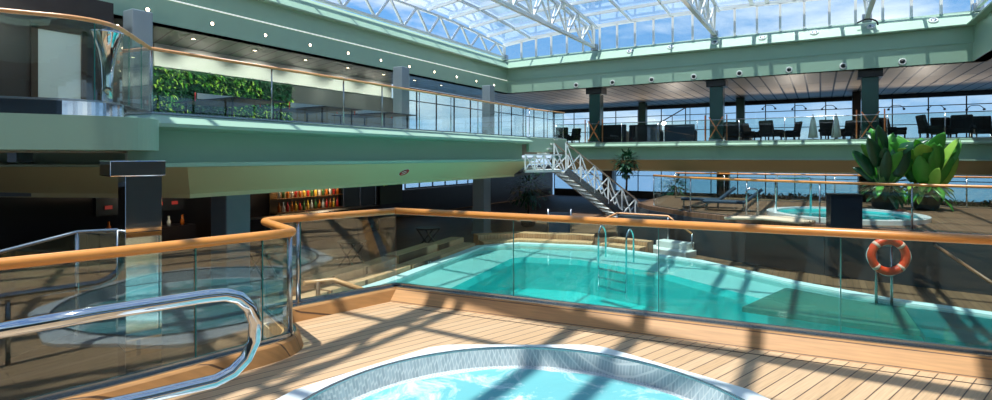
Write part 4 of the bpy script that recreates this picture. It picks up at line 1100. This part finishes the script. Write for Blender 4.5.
# ================================================================== LIGHT, WORLD, CAMERA
w = bpy.data.worlds.new('sky'); S.world = w; w.use_nodes = True; nt = w.node_tree; N = nt.nodes; L = nt.links
bg = N['Background']
tc = N.new('ShaderNodeTexCoord'); sp = N.new('ShaderNodeSeparateXYZ'); L.new(tc.outputs['Generated'], sp.inputs[0])
gr = N.new('ShaderNodeValToRGB'); e = gr.color_ramp.elements
e[0].position = 0.0; e[0].color = (.34, .51, .70, 1); e[1].position = .75; e[1].color = (.045, .19, .52, 1)
x_ = e.new(.25); x_.color = (.12, .32, .64, 1)
L.new(sp.outputs['Z'], gr.inputs[0])
mp = N.new('ShaderNodeMapping'); mp.inputs['Scale'].default_value = (1, 1, 2.6); L.new(tc.outputs['Generated'], mp.inputs[0])
cl = N.new('ShaderNodeTexNoise'); cl.inputs['Scale'].default_value = 3.2; cl.inputs['Detail'].default_value = 9; cl.inputs['Roughness'].default_value = .6; cl.inputs['Distortion'].default_value = .3
L.new(mp.outputs[0], cl.inputs['Vector'])
cr = N.new('ShaderNodeValToRGB'); cr.color_ramp.elements[0].position = .47; cr.color_ramp.elements[1].position = .70
L.new(cl.outputs['Fac'], cr.inputs[0])
mx = N.new('ShaderNodeMixRGB'); L.new(cr.outputs[0], mx.inputs[0]); L.new(gr.outputs[0], mx.inputs[1]); mx.inputs[2].default_value = (.86, .90, .94, 1)
L.new(mx.outputs[0], bg.inputs['Color']); bg.inputs['Strength'].default_value = 1.25

sd = bpy.data.lights.new('sun', 'SUN'); sd.energy = 6.3; sd.angle = math.radians(.6); sd.color = (1, .96, .9)
so = bpy.data.objects.new('sun', sd); COL.objects.link(so)
sdir = Vector((.05, .22, -1.0)).normalized()
so.rotation_euler = sdir.to_track_quat('-Z', 'Y').to_euler()

# lights under the covered decks; the plant-wall row follows the ceiling downlights
def lamp(p, en, size=.3, colr=(1, .82, .6)):
    l = bpy.data.lights.new('deck_and_fill_lamp', 'POINT'); l.energy = en; l.shadow_soft_size = size; l.color = colr
    o = bpy.data.objects.new('deck_and_fill_lamp', l); COL.objects.link(o); o.location = p
lamp((-17.9, 15.8, .75), 60, .15)
lamp((-15.8, 8.6, .8), 30, .15)
lamp((-12.5, 4.5, 4.9), 90, .2, (1, .9, .8))  # raised to brighten the lift door, without a fitting of its own
def spot(p, tgt, en, colr=(1, .93, .82), ang=95):
    l = bpy.data.lights.new('deck_and_fill_spot', 'SPOT'); l.energy = en; l.shadow_soft_size = .06; l.color = colr; l.spot_size = math.radians(ang); l.spot_blend = .6
    o = bpy.data.objects.new('deck_and_fill_spot', l); COL.objects.link(o); o.location = p; o.rotation_euler = (Vector(tgt)-Vector(p)).to_track_quat('-Z', 'Y').to_euler()
for x in (-13.5, -8, -1.4, 4.6, 10): spot((x, 35.5, 2.9), (x, 33.5, CE), 260, (1, .88, .74), 150)  # upward spots added to brighten the far ceiling, no fitting there
for k in range(1, 7): spot((-17.2, 7.7+k*2.2-.9, CE-.05), (-19, 7.7+k*2.2-.9, 3.9), 190)
cam = bpy.data.cameras.new('camera'); co = bpy.data.objects.new('camera', cam); COL.objects.link(co); S.camera = co
cam.sensor_width = 36; cam.sensor_fit = 'HORIZONTAL'; cam.lens = 36*FPX/992; cam.clip_end = 4000; cam.clip_start = .05
co.location = EYE; co.rotation_euler = (PI/2, 0, YAW)
cam.shift_x = 0; cam.shift_y = (HY-200)/992
S.view_settings.view_transform = 'Standard'; S.view_settings.look = 'None'; S.view_settings.gamma = 1; S.view_settings.exposure = 0.22
S.cycles.use_denoising = True
S.cycles.max_bounces = 10; S.cycles.transparent_max_bounces = 32; S.cycles.diffuse_bounces = 8; S.cycles.glossy_bounces = 5
S.cycles.sample_clamp_indirect = 6
